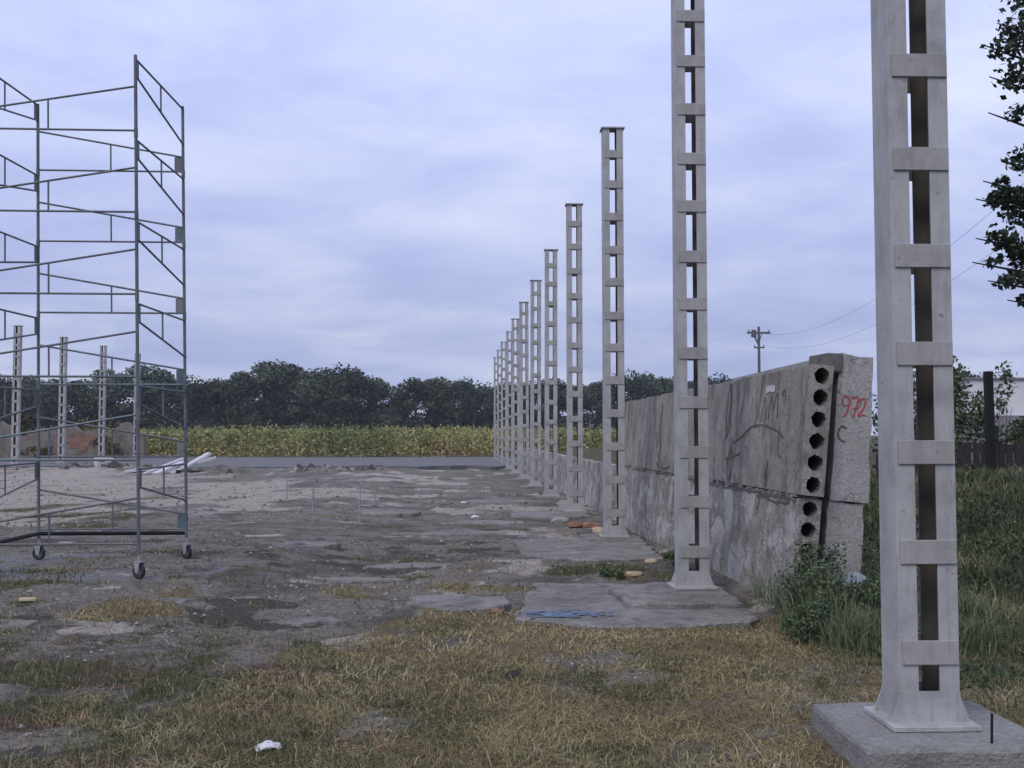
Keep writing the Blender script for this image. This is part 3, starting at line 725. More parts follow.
def plank(x, y, z, L, w, t, yaw, pitch, m, name, label, cat, group=None):
    mb = MB(); mb.box((-L/2, -w/2, -t/2), (L/2, w/2, t/2)); o = mb.build(name, m, bevel=.004)
    o.location = (x, y, z); o.rotation_euler = (random.uniform(-.05, .05), pitch, yaw)
    return tag(o, label, cat, group)
BG = 'white boards in the heap by the road'
for i, a in enumerate([(q[0],q[1],q[2]+.08,q[3]*.8,q[4]*1.1,.11,q[6],q[7]*2.2) for q in [(-13.4,46.0,.10,2.0,.3,.05,.5,-.05),(-12.6,46.1,.22,2.4,.28,.05,.65,-.16),(-12.2,45.4,.16,1.9,.34,.06,.95,-.14),(-11.3,46.8,.38,1.9,.22,.05,.35,-.12),(-11.6,46.6,.30,2.6,.3,.05,.85,-.2)]]):
    plank(*a, M['white_board'], 'board', ['white board lying flattest at the left end of the heap','long white board leaning across the middle of the heap','short wide white board at the front of the heap','narrow white board at the top right of the heap','white board slanting up behind the heap'][i], 'board', BG)
plank(-11.0,46.3,.08,2.2,.9,.06,.2,.03,M['wood_dark'],'board','dark sheet lying under the white boards','board')
mb = MB(); mb.box((-.4,-.3,0),(.4,.3,.5)); o = mb.build('crate', M['white_board'], bevel=.03); o.location = (-17.3, 52.6, .04); o.rotation_euler.z = .5
tag(o, 'pale box standing on the dirt near the left columns', 'box')

# ------------------------------------------------------------------ corn field
def corn():
    n = 7000
    y = 78.5 + 26 * rng.uniform(0, 1, n) ** 1.5; x = rng.uniform(-46, 30, n)
    x = np.round(x / .2) * .2 + rng.normal(0, .05, n)
    y = np.maximum(y, 78.5 + 1.2 * fbm(x, x*0, .3, 5))
    h = rng.normal(1.98, .24, n) + (fbm(x, y, .15, 77) - .5) * .5
    k = 26; N = n * k
    rep = np.repeat(np.arange(n), k)
    f = np.tile(np.linspace(.08, .95, k), n)
    P = np.stack([x[rep], y[rep], f * h[rep]], 1) + rng.normal(size=(N, 3)) * np.array([.13, .13, .06])
    tn = np.clip(.22 + .5 * (1 - f) + rng.normal(0, .2, N) + np.repeat(rng.normal(0, .12, n), k) + (fbm(x, y, .12, 31)[rep] - .5) * .9, 0, 1)
    o = leaves('corn_field', P, rng.uniform(.16, .38, N), M['corn'], tn, None, .35)
    tag(o, 'yellowing field of tall corn in front of the far trees', 'corn field', None, 'stuff')
corn()

# ------------------------------------------------------------------ trees
def tree_mesh(seed, Ht, Wd, n, m, size, low=.02, gaps=.0, trunk_r=.22):
    """trunk with limbs, crown made of leaf clumps"""
    rs = np.random.default_rng(seed)
    root = empty('broadleaf_tree')
    k = 46
    u = rs.uniform(low, 1, k); prof = np.sin(np.pi * np.clip(.16 + .8 * u, 0, 1)) ** .7
    a = rs.uniform(0, 2*np.pi, k); rr = Wd / 2 * prof * rs.uniform(.25, 1.0, k)
    cc = np.stack([rr*np.cos(a), rr*np.sin(a), u * Ht * .93], 1)
    cs = rs.uniform(.09, .19, k) * Wd
    w = cs ** 2; idx = rs.choice(k, n, p=w / w.sum())
    d = rs.normal(size=(n, 3)); d /= np.linalg.norm(d, axis=1)[:, None]; d *= (rs.uniform(0, 1, n) ** .45)[:, None]
    P = cc[idx] + d * cs[idx][:, None] * np.array([1.15, 1.15, .85])
    P[:, 2] = np.clip(P[:, 2], .1, None)
    t = np.clip(rs.normal(.42, .2, n) + rs.uniform(-.2, .25, k)[idx], 0, 1)
    global rng
    leaves('crown', P, rs.uniform(.7, 1.35, n) * size, m, t, root, .6)
    tr = MB(); lean = rs.normal(0, .03, 2) * Ht
    tr.tube([(0,0,-.3),(lean[0]*.3, lean[1]*.3, Ht*.3),(lean[0], lean[1], Ht*.8)], trunk_r, 7, trunk_r*.25)
    for j in range(9):
        q = cc[j]; s = .2 + .5 * rs.uniform()
        tr.tube([(lean[0]*s, lean[1]*s, Ht*s*.75), tuple((q + np.array([lean[0]*s, lean[1]*s, Ht*s*.75]))/2 + np.array([0,0,.3])), tuple(q)], trunk_r*.4, 5, .03)
    tr.build('trunk', M['bark'], root)
    return root
protos = [tree_mesh(41, 12, 10, 5200, M['leaf_far'], .52), tree_mesh(42, 13, 9, 5200, M['leaf_far2'], .5, .03), tree_mesh(43, 11, 11, 5200, M['leaf_far'], .52, .02), tree_mesh(44, 12.5, 8, 4600, M['leaf_far2'], .5, .04)]
PH = [12, 13, 11, 12.5]; PW = [10, 9, 11, 8]
used = [False] * 4
# (photo column, top row, distance, prototype, width factor)
TL = [(-14,374,205,0,1.0),(14,380,196,2,1.0),(40,376,210,1,1.0),(66,384,200,2,1.05),(88,380,208,3,1.0),(112,368,205,1,1.15),(146,364,200,1,1.3),(172,372,210,0,1.0),(196,381,195,2,1.0),(219,379,204,0,1.0),(243,374,198,0,.95),
      (268,360,206,1,1.35),(291,364,214,3,1.3),(312,369,202,1,1.1),(335,369,208,2,1.0),(358,369,197,0,1.1),(377,384,207,2,.85),(394,399,200,2,.8),(416,378,199,0,1.0),(437,377,208,3,1.2),(460,382,203,2,1.0),(484,384,210,1,.9),(508,382,200,0,1.0),
      (532,384,207,2,1.0),(556,386,200,0,1.0),(580,383,206,1,1.0),(602,380,212,3,1.1),(629,374,200,2,.9),(650,371,205,1,1.1),(670,376,208,3,1.0),(694,380,203,0,1.0),(718,377,199,2,.9),(742,383,208,1,1.0),(768,386,204,0,1.0)]
hum = {11:'tallest pale hump of the far treeline, left of the watertight gap'}
for i, (px, py, Y, p, wf) in enumerate(TL):
    r0 = protos[p]; o = r0 if not used[p] else copy_tree(r0); used[p] = True
    hgt = (435 - py) * Y / F + EYE
    x = (px - 457) / F * Y; s = hgt / (PH[p] * 1.0)
    o.location = (x, Y, -.1); o.rotation_euler.z = random.uniform(0, 6.28); o.scale = (s * wf * 1.05, s * wf * 1.05, s)
    if i == 11: lb = 'tallest tree of the far treeline, rounded top, left of the notch'
    elif i == 17: lb = 'lowest tree in the notch of the far treeline'
    elif px < 190: lb = f'dark broadleaf tree of the far line behind the scaffold, {["first","second","third","fourth","fifth","sixth","seventh","eighth"][i]} from the left edge'
    elif px < 400: lb = f'dark broadleaf tree behind the corn, {["first","second","third","tallest","fourth","fifth","sixth","seventh","eighth","lowest"][i-8] if i >= 8 else ""} right of the scaffold tower'
    elif px < 610: lb = f'broadleaf tree of the far line, {["first","second","third","fourth","fifth","sixth","seventh","eighth","ninth"][i-18]} right of the notch in the treeline'
    else: lb = f'far tree peeping over the concrete wall, {["first","second","third","fourth","fifth","sixth","seventh"][i-27]} from its left end'
    tag(o, lb, 'tree', 'trees of the far treeline')

for i, px in enumerate(range(-20, 760, 30)):
    py = 383 + 5*math.sin(i*1.9) + (8 if 380 < px < 412 else 0); Y = 226 + 6*math.sin(i*2.7); p = (i*5 + 1) % 4
    o = copy_tree(protos[p]); s = ((435 - py)*Y/F + EYE)/PH[p]; o.location = ((px-457)/F*Y, Y, -.1); o.scale = (s*1.25, s*1.25, s); o.rotation_euler.z = i*1.3
    tag(o, 'dark tree of the rear row, filling the gaps of the far treeline', 'tree', 'rear row of the far treeline')
# near tree reaching in from the right
def near_tree():
    bx, by = 10.3, 14.6; gz = hz(bx, by)
    root = empty('overhanging_tree', (bx, by, gz))
    tr = MB(); tr.tube([(0,0,-.3),(.05,0,1.6),(-.1,.1,3.6),(.1,0,6.2),(.15,.1,8.6)], .24, 10, .05)
    P = []; Tn = []; rs = np.random.default_rng(5)
    def at(px, py, Y): return np.array([(px-457)/F*Y - bx, Y - by, EYE + (435-py)/F*Y - gz])
    # boughs: (tip px, tip py, depth, start height, leaf count, spread)
    B = [(1003,28,14.0,6.6,420,.26),(1010,62,14.2,6.2,420,.26),(1008,100,14.1,5.6,110,.12),(1020,5,14.1,6.9,420,.28),(1030,-30,14.0,7.0,500,.4),
         (1022,150,14.2,5.0,260,.2),(1008,188,14.0,4.7,420,.2),(993,191,14.0,4.7,150,.12),(1020,205,14.2,4.5,460,.26),(1001,172,14.1,4.8,110,.1),
         (1010,238,14.1,4.0,330,.18),(992,232,14.0,4.1,120,.11),(1022,250,14.3,3.9,340,.2),(988,257,14.0,3.8,80,.1),(1004,276,14.0,3.6,150,.12),(1020,272,14.2,3.6,220,.15),(1024,296,14.2,3.4,110,.1)]
    for (px, py, Y, sz, n, sp) in B:
        tip = at(px, py, Y); st = np.array([0, 0, sz - gz - .5]); md = (tip*.6 + st*.4) + np.array([0, 0, .12])
        tr.tube([tuple(st), tuple(md), tuple(tip)], .05, 6, .008)
        tip = tip + np.array([.27 if py > 140 else .42, 0, 0]); n = int(n*.42); q = np.clip(rs.normal(size=(n, 3)), -1.7, 1.7) * np.array([sp*.55, sp*.75, sp*.42]); P.append(tip + q)
        for e in q[::12]: tr.tube([tuple(tip - np.array([-.12, 0, .02])), tuple(tip + e)], .007, 4, .004)
        Tn.append(np.clip(rs.normal(.45, .25, n), 0, 1))
    for j in range(46):          # rest of the crown, right of the picture
        c = np.array([rs.uniform(-.6, 2.6), rs.uniform(-2.2, 2.6), rs.uniform(2.6, 9.2)]); n = 260
        if c[0] - .5 < 0: c[0] += 1.2
        tr.tube([(0,0,c[2]*.75),tuple(c*np.array([.5,.5,.92])),tuple(c)], .045, 5, .008)
        P.append(c + rs.normal(size=(n, 3)) * np.array([.33,.33,.25])); Tn.append(np.clip(rs.normal(.45,.25,n),0,1))
    P = np.concatenate(P); Tn = np.concatenate(Tn)
    leaves('crown', P, rs.uniform(.06, .14, len(P)), M['leaf_near'], Tn, root, .6)
    tr.build('trunk', M['bark'], root)
    tag(root, 'near dark leafy tree reaching into the upper right corner', 'tree')
near_tree()

# ------------------------------------------------------------------ right background
fx, fy = 10.40, 20.0; fz = hz(fx, fy)
mb = MB(); mb.box((-.068,-.068,-.4),(.068,.068,2.08)); o = mb.build('fence_post', M['black_iron'], bevel=.008); o.location = (fx, fy, fz); o.rotation_euler = (0, -.012, .15)
tag(o, 'thick black square post standing in the grass on the bank', 'fence post')
fr_ = empty('board_fence', (0, 0, 0))
mb = MB(); rs = random.Random(4)
x = 8.4
while x < 16.5:
    w = rs.uniform(.1, .14); y = 20.7 + (x-8.4)*.02; z = hz(x, y)
    t_ = z + (.62 if x < 10.1 else .66) + rs.uniform(-.04, .04); mb.box((x, y, z-.1), (x+w, y+.022, t_)); x += w + rs.uniform(.01, .05)
mb.build('board_panel', M['wood_dark'], fr_)
for zz in (.2, .52):
    m2 = MB(); m2.box((8.4, 20.78+.08, hz(9, 20.7)+zz), (16.5, 20.9, hz(9, 20.7)+zz+.07)); m2.build('rail', M['wood_dark'], fr_)
tag(fr_, 'low dark board fence behind the black post', 'fence')
sh = empty('outbuilding', (0, 34, 0))
mb = MB(); mb.box((17.0,0,1.0),(34,6,3.5)); mb.build('wall', M['plaster'], sh)
mb = MB(); mb.box((16.95,-.06,.4),(34.1,6.1,2.3)); mb.build('plinth', M['plinth'], sh)
mb = MB(); mb.box((16.9,-.08,3.502),(34.2,6.2,3.56)); mb.build('roof', M['roof'], sh)
tag(sh, 'low whitewashed building with grey plinth beyond the black post', 'building')
bs = [(10.72,22.3,.5,.7,1.25,2600,.11,'leafy shrub with a tall stalk left of the black post, behind the fence'),(11.75,22.2,.5,.6,1.1,800,.11,'thin shrub just right of the black post'),
      (10.45,23.8,.7,.9,1.15,2200,.12,'dense shrub close to the right side of the nearest column'),(12.75,22.4,.7,.6,.85,1300,.12,'small dark shrub at the right edge of the picture')]
for (x, y, rx, ry, rzz, n, s, lb) in bs: bush('shrub', x, y, hz(x, y), rx, ry, rzz, n, s, M['leaf_bush'], lb, 'shrub', 'shrubs around the black post')
for i, (px, Y, hh) in enumerate(((962,120,9.6),(985,140,10.2),(1010,130,8.9),(1035,136,9.4))):
    o = copy_tree(protos[i % 4]); x = (px-457)/F*Y; s = hh/PH[i % 4]; o.location = (x, Y, -.1); o.scale = (s*1.1, s*1.1, s); o.rotation_euler.z = i*1.7
    tag(o, ['dark tree top behind the shrubs next to the nearest column','dark tree top straight behind the black post','dark tree top just right of the black post over the building','dark tree top above the building at the right edge'][i], 'tree', 'trees behind the white building')

# utility pole and wires
def pole(x, y, top, label):
    root = empty('utility_pole', (x, y, 0))
    mb = MB(); mb.tube([(0,0,-.5),(0,0,top)], .12, 10, .075); mb.build('shaft', M['pole'], root)
    ar = MB(); ar.box((-.7,-.05,top-.42),(.7,.05,top-.31)); ar.tube([(-.36,0,top-.35),(-.03,0,top-1.05)], .05, 6); ar.tube([(.2,0,top-.35),(.03,0,top-.9)], .025, 6); ar.build('cross_arm', M['pole'], root)
    a2 = MB(); a2.box((-.28,-.05,top-1.28),(.34,.05,top-1.2)); a2.build('cross_arm', M['pole'], root)
    for dx, dz in ((-.6,-.31),(-.3,-.31),(.6,-.31),(-.25,-1.2),(.3,-1.2)):
        q = MB(); q.tube([(dx,0,top+dz),(dx,0,top+dz+.12)], .04, 7, .025); q.build('insulator', M['pole'], root)
    q = MB(); q.tube([(-.3,0,top-.62),(-.3,0,top-.2)], .16, 9, .13); q.build('transformer_can', M['pole'], root)
    return tag(root, label, 'utility pole', None)
PXp, PYp, TOP = 17.8, 61.0, 8.05
pole(PXp, PYp, TOP, 'distant utility pole with short cross arms above the wall')
def wire(p, q, sag, label):
    mb = MB(); pts = []
    for k in range(33):
        t = k/32; v = Vector(p).lerp(Vector(q), t); v.z -= sag*4*t*(1-t); pts.append(v)
    mb.tube(pts, .0045, 5); tag(mb.build('overhead_wire', M['cable']), label, 'cable', 'overhead wires to the distant pole')
wire((17.2,61,TOP-.19), (13.3,23.0,7.75), 1.55, 'upper thin wire rising from the distant pole to the near tree')
wire((18.1,61,TOP-1.08), (13.5,23.0,6.8), 1.25, 'lower thin wire rising from the distant pole to the near tree')
o = pole(14.0, 23.0, 8.05, 'nearer utility pole hidden past the right edge of the picture')

# ------------------------------------------------------------------ litter and stones
def rock(name, x, y, sx, sy, sz, m, label, cat, rz=0, dz=0, group=None):
    bm = bmesh.new(); bmesh.ops.create_icosphere(bm, subdivisions=2, radius=1)
    for v in bm.verts:
        q = 1 + random.uniform(-.16, .14); v.co = Vector((v.co.x*sx*q, v.co.y*sy*q, max(v.co.z, -.5)*sz*q))
    me = bpy.data.meshes.new(name); bm.to_mesh(me); bm.free(); me.materials.append(m)
    o = bpy.data.objects.new(name, me); C.objects.link(o); o.location = (x, y, hz(x, y) + sz*.35 + dz); o.rotation_euler.z = rz
    return tag(o, label, cat, group)
def gp(px, py, z=-.1): # ground point under a picture position
    y = (EYE - z) * F / (py - 435); return ((px - 457) / F * y, y)
rock('dirt_clod', *gp(514,667), .07, .05, .045, M['clod'], 'dark clod lying in the dry grass', 'clod', .4)
rock('flat_stone', *gp(630,571), .2, .14, .05, M['stone'], 'flat yellow stone near the second column footing', 'stone', .3)
rock('flat_stone', *gp(652,558), .11, .09, .05, M['stone'], 'smaller yellow stone behind the flat one', 'stone', .8)
rock('brick_rubble', *gp(497,603), .06, .05, .04, M['brick'], 'red brick scrap left of the blue spill', 'brick', .5)
for i, (px, py, m, lb) in enumerate(((590,519,'brick','orange brick lying before the fourth column'),(574,520,'brick','orange brick between stones before the fourth column'),(600,524,'stone','pale rubble lump beside the orange bricks'),(560,514,'greystone','grey rubble lump left of the orange bricks'))):
    x, y = gp(px, py, 0); rock('rubble', x, y, .22, .14, .09, M[m], lb, 'rubble', i)
o = plank(*gp(627,760), hz(*gp(627,760))+.02, .17, .04, .03, .05, 0, M['wood_chip'], 'wood_offcut', 'short pale wood offcut in the grass at the bottom edge', 'wood scrap')
o = plank(*gp(742,763), hz(*gp(742,763))+.02, .12, .035, .025, -.1, 0, M['wood_chip'], 'wood_offcut', 'pale wood chip near the nearest footing', 'wood scrap')
o = plank(*gp(42,607), hz(*gp(42,607))+.03, .16, .05, .03, .1, 0, M['wood_chip'], 'wood_offcut', 'pale wood scrap at the far left in front of the scaffold', 'wood scrap')
o = plank(*gp(265,541), hz(*gp(265,541))+.03, .5, .06, .03, .1, 0, M['wood_pale'], 'wood_offcut', 'pale stick on the yard right of the scaffold', 'wood scrap')
def crumple(name, x, y, sx, sy, sz, m, label, cat):
    n = 12; mb = MB(); vs = []
    for j in range(n+1):
        for k in range(n+1):
            u, v = j/n*2-1, k/n*2-1; r = math.hypot(u, v)
            q = max(0, 1-r*r*.7)
            vs.append((u*sx*(1+random.uniform(-.1,.1)), v*sy*(1+random.uniform(-.1,.1)), sz*q*random.uniform(.25, 1) + .008))
    mb.add(vs, [(j*(n+1)+k, j*(n+1)+k+1, (j+1)*(n+1)+k+1, (j+1)*(n+1)+k) for j in range(n) for k in range(n)])
    o = mb.build(name, m, smooth=True); o.location = (x, y, hz(x, y)); o.rotation_euler.z = .3
    sol = o.modifiers.new('thick', 'SOLIDIFY'); sol.thickness = .003
    return tag(o, label, cat)
crumple('rag', *gp(274,732), .075, .05, .045, M['rag'], 'crumpled white rag lying in the grass', 'rag')
x, y = gp(862, 582, .2); o = crumple('plastic_bag', 3.72, 9.75, .17, .13, .12, M['bag'], 'shiny crumpled plastic bag caught in the weeds by the wall', 'plastic bag'); o.location.z = .25
crumple('paper_scrap', *gp(475,510,0), .09, .07, .05, M['rag'], 'small white scrap out on the yard', 'litter')
crumple('paper_scrap', *gp(805//2+62, 496, 0), .1, .07, .05, M['rag'], 'white scrap behind the yard stakes', 'litter')
# pebbles: gravel strewn over the yard
n = 26000; pxs = rng.uniform(0, 700, n); pys = 470 + 250 * rng.uniform(0, 1, n) ** 1.3
Yg = 1.75*F/(pys-435); Xg = (pxs-457)/F*Yg; okk = (Yg < 45) & (fbm(Xg, Yg, .8, 202) > .5) & (cover(Xg, Yg)['dry'] < .5); Xg, Yg = Xg[okk], Yg[okk]; n = len(Xg)
P = np.stack([Xg, Yg, height(Xg, Yg) + .006], 1)
tet = np.array([[1,0,-.3],[-.5,.87,-.3],[-.5,-.87,-.3],[.1,.1,.75]])
s = (rng.uniform(.1, 1, n)**5 * .04 + .005) * np.clip(Yg/14, .6, 2)
a = rng.uniform(0, 6.28, n); ca, sa = np.cos(a), np.sin(a)
tv = tet[None] * s[:, None, None] * rng.uniform(.6, 1.3, (n, 4, 1))
V = np.stack([tv[..., 0]*ca[:, None]-tv[..., 1]*sa[:, None], tv[..., 0]*sa[:, None]+tv[..., 1]*ca[:, None], tv[..., 2]*.7], 2) + P[:, None]
q = np.arange(n)*4
loops = np.stack([q,q+1,q+3,q+1,q+2,q+3,q+2,q,q+3], 1).ravel()
M['gravel'] = make_tint('gravel', [(0,(.06,.052,.044)),(.7,(.16,.145,.125)),(1,(.34,.32,.29))], .9)
o = np_mesh('gravel', V.reshape(-1,3), loops, np.arange(3*n)*3, np.full(3*n,3), np.repeat(rng.uniform(0,1,n),4), M['gravel'])
tag(o, 'loose stones and rubble crumbs strewn over the yard', 'gravel', None, 'stuff')

n = 900; Xr = rng.uniform(-40, -2.5, n); Yr = 49.5 - 5*(fbm(Xr, Xr*0, .1, 71, 3) - .5)*-1 + rng.normal(0, 1.0, n); okr = fbm(Xr, Yr, .35, 73) > .47; Xr, Yr = Xr[okr], Yr[okr]; n = len(Xr)
s = rng.uniform(.2, 1, n)**3*.32 + .04; a = rng.uniform(0, 6.28, n); ca, sa = np.cos(a), np.sin(a); tv = tet[None]*s[:, None, None]*rng.uniform(.5, 1.4, (n, 4, 1))
V = np.stack([tv[..., 0]*ca[:, None]-tv[..., 1]*sa[:, None], tv[..., 0]*sa[:, None]+tv[..., 1]*ca[:, None], tv[..., 2]*.8], 2) + np.stack([Xr, Yr, height(Xr, Yr)], 1)[:, None]
q = np.arange(n)*4; loops = np.stack([q,q+1,q+3,q+1,q+2,q+3,q+2,q,q+3], 1).ravel()
tag(np_mesh('rubble_ridge', V.reshape(-1,3), loops, np.arange(3*n)*3, np.full(3*n,3), np.repeat(rng.uniform(0,1,n)**1.5,4), M['gravel']), 'heaped rubble and soil along the far edge of the yard', 'rubble', None, 'stuff')
# thin steel stakes standing on the yard
for i, (px, py, tp) in enumerate(((290,500,478),(315,521,486),(361,515,480),(376,500,481),(420,505,482))):
    x, y = gp(px, py, 0); hgt = (py-tp)*y/F; mb = MB(); mb.tube([(0,0,-.1),(random.uniform(-.02,.02),0,hgt)], .014, 6); o = mb.build('steel_stake', M['cast']); o.location = (x, y, hz(x, y))
    tag(o, ['leftmost thin steel stake on the yard','thin steel stake nearest the camera, second from left','thin steel stake in the middle of the five','fourth thin steel stake from the left','rightmost thin steel stake on the yard'][i], 'stake', 'thin stakes marking the yard')

# ------------------------------------------------------------------ grass and weeds
def scatter(n, px0, px1, py0, py1, key, thr=.0, floor=.05, zmax=45, power=1.0):
    px = rng.uniform(px0, px1, n); py = py0 + (py1-py0)*rng.uniform(0, 1, n)**power
    Y = 1.78*F/(py-435); X = (px-457)/F*Y
    w = cover(X, Y)[key] + floor; ok = rng.uniform(thr, 1, n) < w
    X, Y = X[ok], Y[ok]
    out = ~(((X > 2.1) & (X < 3.22) & (Y > 5.38) & (Y < 6.5)) | ((X > 1.0) & (X < 2.9) & (Y > 10.15) & (Y < 12.6)) | ((X > 1.1) & (X < 3.0) & (Y > 15.2) & (Y < 17.8)))
    X, Y = X[out], Y[out]
    return X, Y
def mk(X, Y): return np.stack([X, Y, height(X, Y) - .008], 1)
# dry grass
X, Y = scatter(170000, -60, 1100, 560, 860, 'dry'); n = len(X)
H_ = rng.gamma(3, .0105, n) + .01; W_ = rng.uniform(.003, .007, n)*np.clip(Y/7, 1, 2)
tn = np.clip(.45 + (fbm(X, Y, 1.7, 301)-.5)*1.0 + rng.normal(0, .18, n), 0, 1)
tag(blades('dry_grass', mk(X, Y), H_, W_, M['grass_dry'], 2.2, tn), 'dry yellow grass matted over the foreground', 'grass', None, 'stuff')
# green grass near and on the bank
X, Y = scatter(170000, -60, 1120, 545, 860, 'green'); n = len(X)
H_ = (rng.gamma(3, .0125, n) + .01) * (.6 + .9*fbm(X, Y, 1.3, 77)); W_ = rng.uniform(.003, .007, n)*np.clip(Y/7, 1, 2)
tn = np.clip(.45 + (fbm(X, Y, 1.4, 305)-.5)*1.1 + rng.normal(0, .2, n), 0, 1)
tag(blades('green_grass', mk(X, Y), H_, W_, M['grass_green'], .95, tn), 'low green grass in patches over the foreground', 'grass', None, 'stuff')
X, Y = scatter(60000, -60, 560, 590, 860, 'red'); n = len(X)
tag(blades('withered_weeds', mk(X, Y), rng.gamma(3, .011, n)+.01, rng.uniform(.003, .007, n), M['grass_red'], 1.3), 'reddish withered weeds at the lower left', 'weeds', None, 'stuff')
# yard grass farther off
X, Y = scatter(30000, -60, 700, 468, 590, 'green'); n = len(X)
tag(blades('yard_grass', mk(X, Y), (rng.gamma(3, .01, n)+.01), rng.uniform(.006, .014, n)*np.clip(Y/12, 1, 3), M['grass_green'], .6), 'thin grass growing in cracks of the yard', 'grass', None, 'stuff')
# bank grass, behind and right of the nearest column
n = 95000; X = rng.uniform(3.6, 15, n); Y = 6.4 + 16*rng.uniform(0, 1, n)**.8
ok = (X > 3.45 + .35*rng.uniform(0, 1, n)) & (X < Y*.62) & ~((X < 4.3) & (Y > 10.5)) & (rng.uniform(0, 1, n) < .35 + .9*fbm(X, Y, .8, 401)); X, Y = X[ok], Y[ok]; n = len(X)
tallf = .5 + 1.2*fbm(X, Y, .7, 402)
H_ = (rng.gamma(4, .021, n) + .03)*tallf*1.25*np.clip((X-2.8)/2.2, .5, 1.0); W_ = rng.uniform(.005, .011, n)*np.clip(Y/8, 1, 2)
tn = np.clip(.45 + (fbm(X, Y, 1.1, 403)-.5)*2.2 + rng.normal(0, .2, n), 0, 1)
tag(blades('bank_grass', mk(X, Y), H_, W_, M['bank'], .95, tn), 'longer green grass covering the bank behind the nearest column', 'grass', None, 'stuff')
n = 60000; X = rng.uniform(3.4, 13, n); Y = 7.2 + 13*rng.uniform(0, 1, n)
ok = (X < Y*.6) & ~((X < 4.4) & (Y > 10.3)) & (fbm(X, Y, .9, 611) > .46); X, Y = X[ok], Y[ok]; n = len(X)
P = np.stack([X, Y, height(X, Y) + rng.uniform(0, 1, n)**1.5*.28*fbm(X, Y, 1.8, 612)], 1)
tag(leaves('bank_weeds', P, rng.uniform(.03, .085, n), M['leaf_bush'], np.clip(rng.normal(.42, .24, n), 0, 1), None, .5), 'low leafy weeds tangled through the grass of the bank', 'weeds', None, 'stuff')
# tall weeds at the wall end
n = 15000; k = 90; c = np.stack([rng.uniform(3.2, 4.7, k), rng.uniform(8.6, 11.6, k)], 1)
c = c[(c[:, 0] > 3.35 - .0*(c[:, 1])) | (c[:, 1] < 10.3)]; k = len(c); idx = rng.integers(0, k, n)
X = c[idx, 0] + rng.normal(0, .1, n); Y = c[idx, 1] + rng.normal(0, .12, n)
ok = ~((X > 3.3) & (X < 4.25) & (Y > 10.35)) & ~((X < 3.15) & (Y > 9.9)); X, Y, idx = X[ok], Y[ok], idx[ok]; n = len(X)
hk = rng.uniform(.16, .5, k) * np.where(c[:, 1] > 9.4, 1.1, .75)
H_ = hk[idx]*rng.uniform(.4, 1.1, n)
tag(blades('tall_weeds', mk(X, Y), H_, rng.uniform(.005, .012, n), M['weed'], .6, np.clip(.45 + rng.normal(0, .22, n), 0, 1)), 'tall rank weeds at the near end of the wall', 'weeds', None, 'stuff')
wl = [(3.35,9.75,.30,.28,.33,'bushy dark weed at the foot of the hollow slab end'),(3.75,9.5,.34,.3,.24,'bushy weed below the plastic bag'),(3.1,9.15,.26,.22,.2,'low dark weed clump left of the wall weeds'),
      (3.5,10.12,.3,.16,.42,'tallest weed climbing the lower holes of the slab'),(4.35,10.2,.3,.3,.55,'tall weed right of the pale panel'),(4.9,11.2,.5,.5,.6,'broad weed behind the nearest column on the bank')]
for (x, y, rx, ry, rzz, lb) in wl: bush('weed_plant', x, y, hz(x, y)-.03, rx, ry, rzz, 1500, .04, M['leaf_bush'], lb, 'weed', 'leafy weeds by the wall end', False)
for (x, y, lb) in ((2.05,13.4,'green tuft behind the second column footing by the wall'),(2.95,14.2,'green tuft at the wall foot left of the second column')):
    bush('weed_plant', x, y, hz(x, y)-.03, .22, .2, .14, 350, .06, M['leaf_bush'], lb, 'weed', 'leafy weeds by the wall end', False)

mb = MB(); mb.box((-260, -3, -2.0), (260, 330, 30)); hzb = mb.build('haze', None)
hm = bpy.data.materials.new('haze_air'); hm.use_nodes = True; hn = hm.node_tree; hn.nodes.remove(hn.nodes['Principled BSDF'])
pv = hn.nodes.new('ShaderNodeVolumePrincipled'); pv.inputs['Color'].default_value = (.86, .9, 1, 1); pv.inputs['Density'].default_value = .00028; pv.inputs['Anisotropy'].default_value = 0
hn.links.new(pv.outputs['Volume'], hn.nodes['Material Output'].inputs['Volume']); hzb.data.materials.clear(); hzb.data.materials.append(hm)
tag(hzb, kind='stuff', label='thin pale haze lying over the whole yard and field', cat='haze')

# ------------------------------------------------------------------ world, sun, camera
w = bpy.data.worlds.new('World'); S.world = w; w.use_nodes = True
nt = w.node_tree; bg = nt.nodes['Background']
sky = node(nt, 'ShaderNodeTexSky', sky_type='NISHITA'); sky.sun_disc = False
SE, SR = R(48), R(215)
sky.sun_elevation = SE; sky.sun_rotation = SR; sky.air_density = 1.0; sky.dust_density = 2.0
tc = node(nt, 'ShaderNodeTexCoord')
dirv = tc.outputs['Generated']
sep = node(nt, 'ShaderNodeSeparateXYZ'); nt.links.new(dirv, sep.inputs[0])
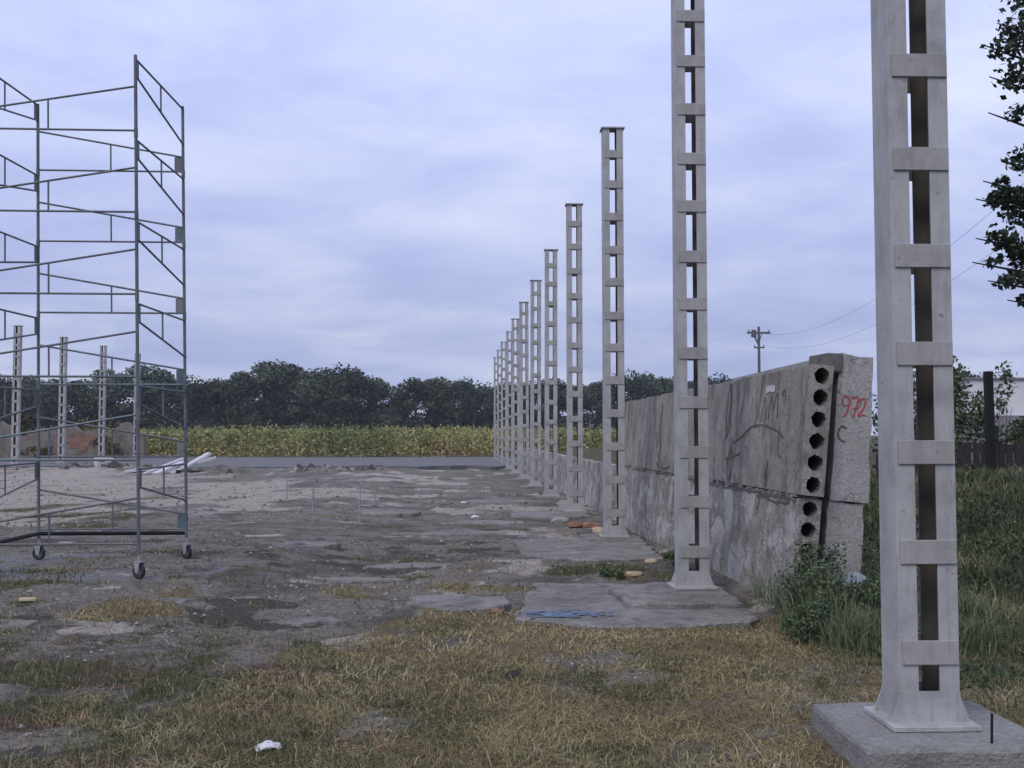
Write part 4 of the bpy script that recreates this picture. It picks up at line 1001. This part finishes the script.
# cloud deck: project the view direction on a high plane so the streaks flatten towards the horizon
zz = node(nt, 'ShaderNodeMath', operation='ADD'); nt.links.new(sep.outputs[2], zz.inputs[0]); zz.inputs[1].default_value = .16
cmb = node(nt, 'ShaderNodeCombineXYZ')
for i_ in (0, 1):
    dv = node(nt, 'ShaderNodeMath', operation='DIVIDE'); nt.links.new(sep.outputs[i_], dv.inputs[0]); nt.links.new(zz.outputs[0], dv.inputs[1]); nt.links.new(dv.outputs[0], cmb.inputs[i_])
n1 = noise(nt, 1.5, 9, .6, node_map(nt, cmb.outputs[0], (.9, 1.15, 1)), .35)
n2 = noise(nt, .55, 5, .55, node_map(nt, cmb.outputs[0], (1, 1, 1)), .2)
add = node(nt, 'ShaderNodeMath', operation='ADD'); nt.links.new(n1, add.inputs[0]); nt.links.new(n2, add.inputs[1])
hlf = node(nt, 'ShaderNodeMath', operation='MULTIPLY'); nt.links.new(add.outputs[0], hlf.inputs[0]); hlf.inputs[1].default_value = .5
cl = ramp(nt, hlf.outputs[0], [(.35, (4.1, 4.75, 7.8)), (.46, (4.95, 5.65, 8.75)), (.54, (5.9, 6.55, 9.25)), (.65, (7.4, 7.95, 9.8))])
el = ramp(nt, sep.outputs[2], [(0, g(.84)), (.09, g(.84)), (.2, g(.99)), (.36, g(1.16)), (1, g(1.16))])
cl = mix(nt, 1.0, cl, el, 'MULTIPLY')
fin = mix(nt, .93, sky.outputs[0], cl)
nt.links.new(fin, bg.inputs['Color']); bg.inputs['Strength'].default_value = .1

sl = bpy.data.lights.new('sun', 'SUN'); sl.energy = 1.35; sl.angle = R(25); sl.color = (1, .92, .8)
so = bpy.data.objects.new('sun', sl); C.objects.link(so)
# blender sky: rotation measured from +Y clockwise
dx, dy = math.sin(SR), math.cos(SR)
v = Vector((-dx*math.cos(SE), -dy*math.cos(SE), -math.sin(SE)))
so.rotation_euler = v.to_track_quat('-Z', 'Y').to_euler()

cam = bpy.data.cameras.new('camera'); co_ = bpy.data.objects.new('camera', cam); C.objects.link(co_)
cam.sensor_width = 36; cam.lens = 36 * F / 1024; cam.clip_end = 6000; cam.clip_start = .05
co_.location = (0, 0, EYE); co_.rotation_euler = (R(90) + math.atan(51/F), 0, -math.atan(55/F))
S.camera = co_
S.view_settings.view_transform = 'Standard'; S.view_settings.look = 'None'; S.view_settings.exposure = .08; S.view_settings.gamma = 1
S.view_settings.use_curve_mapping = False
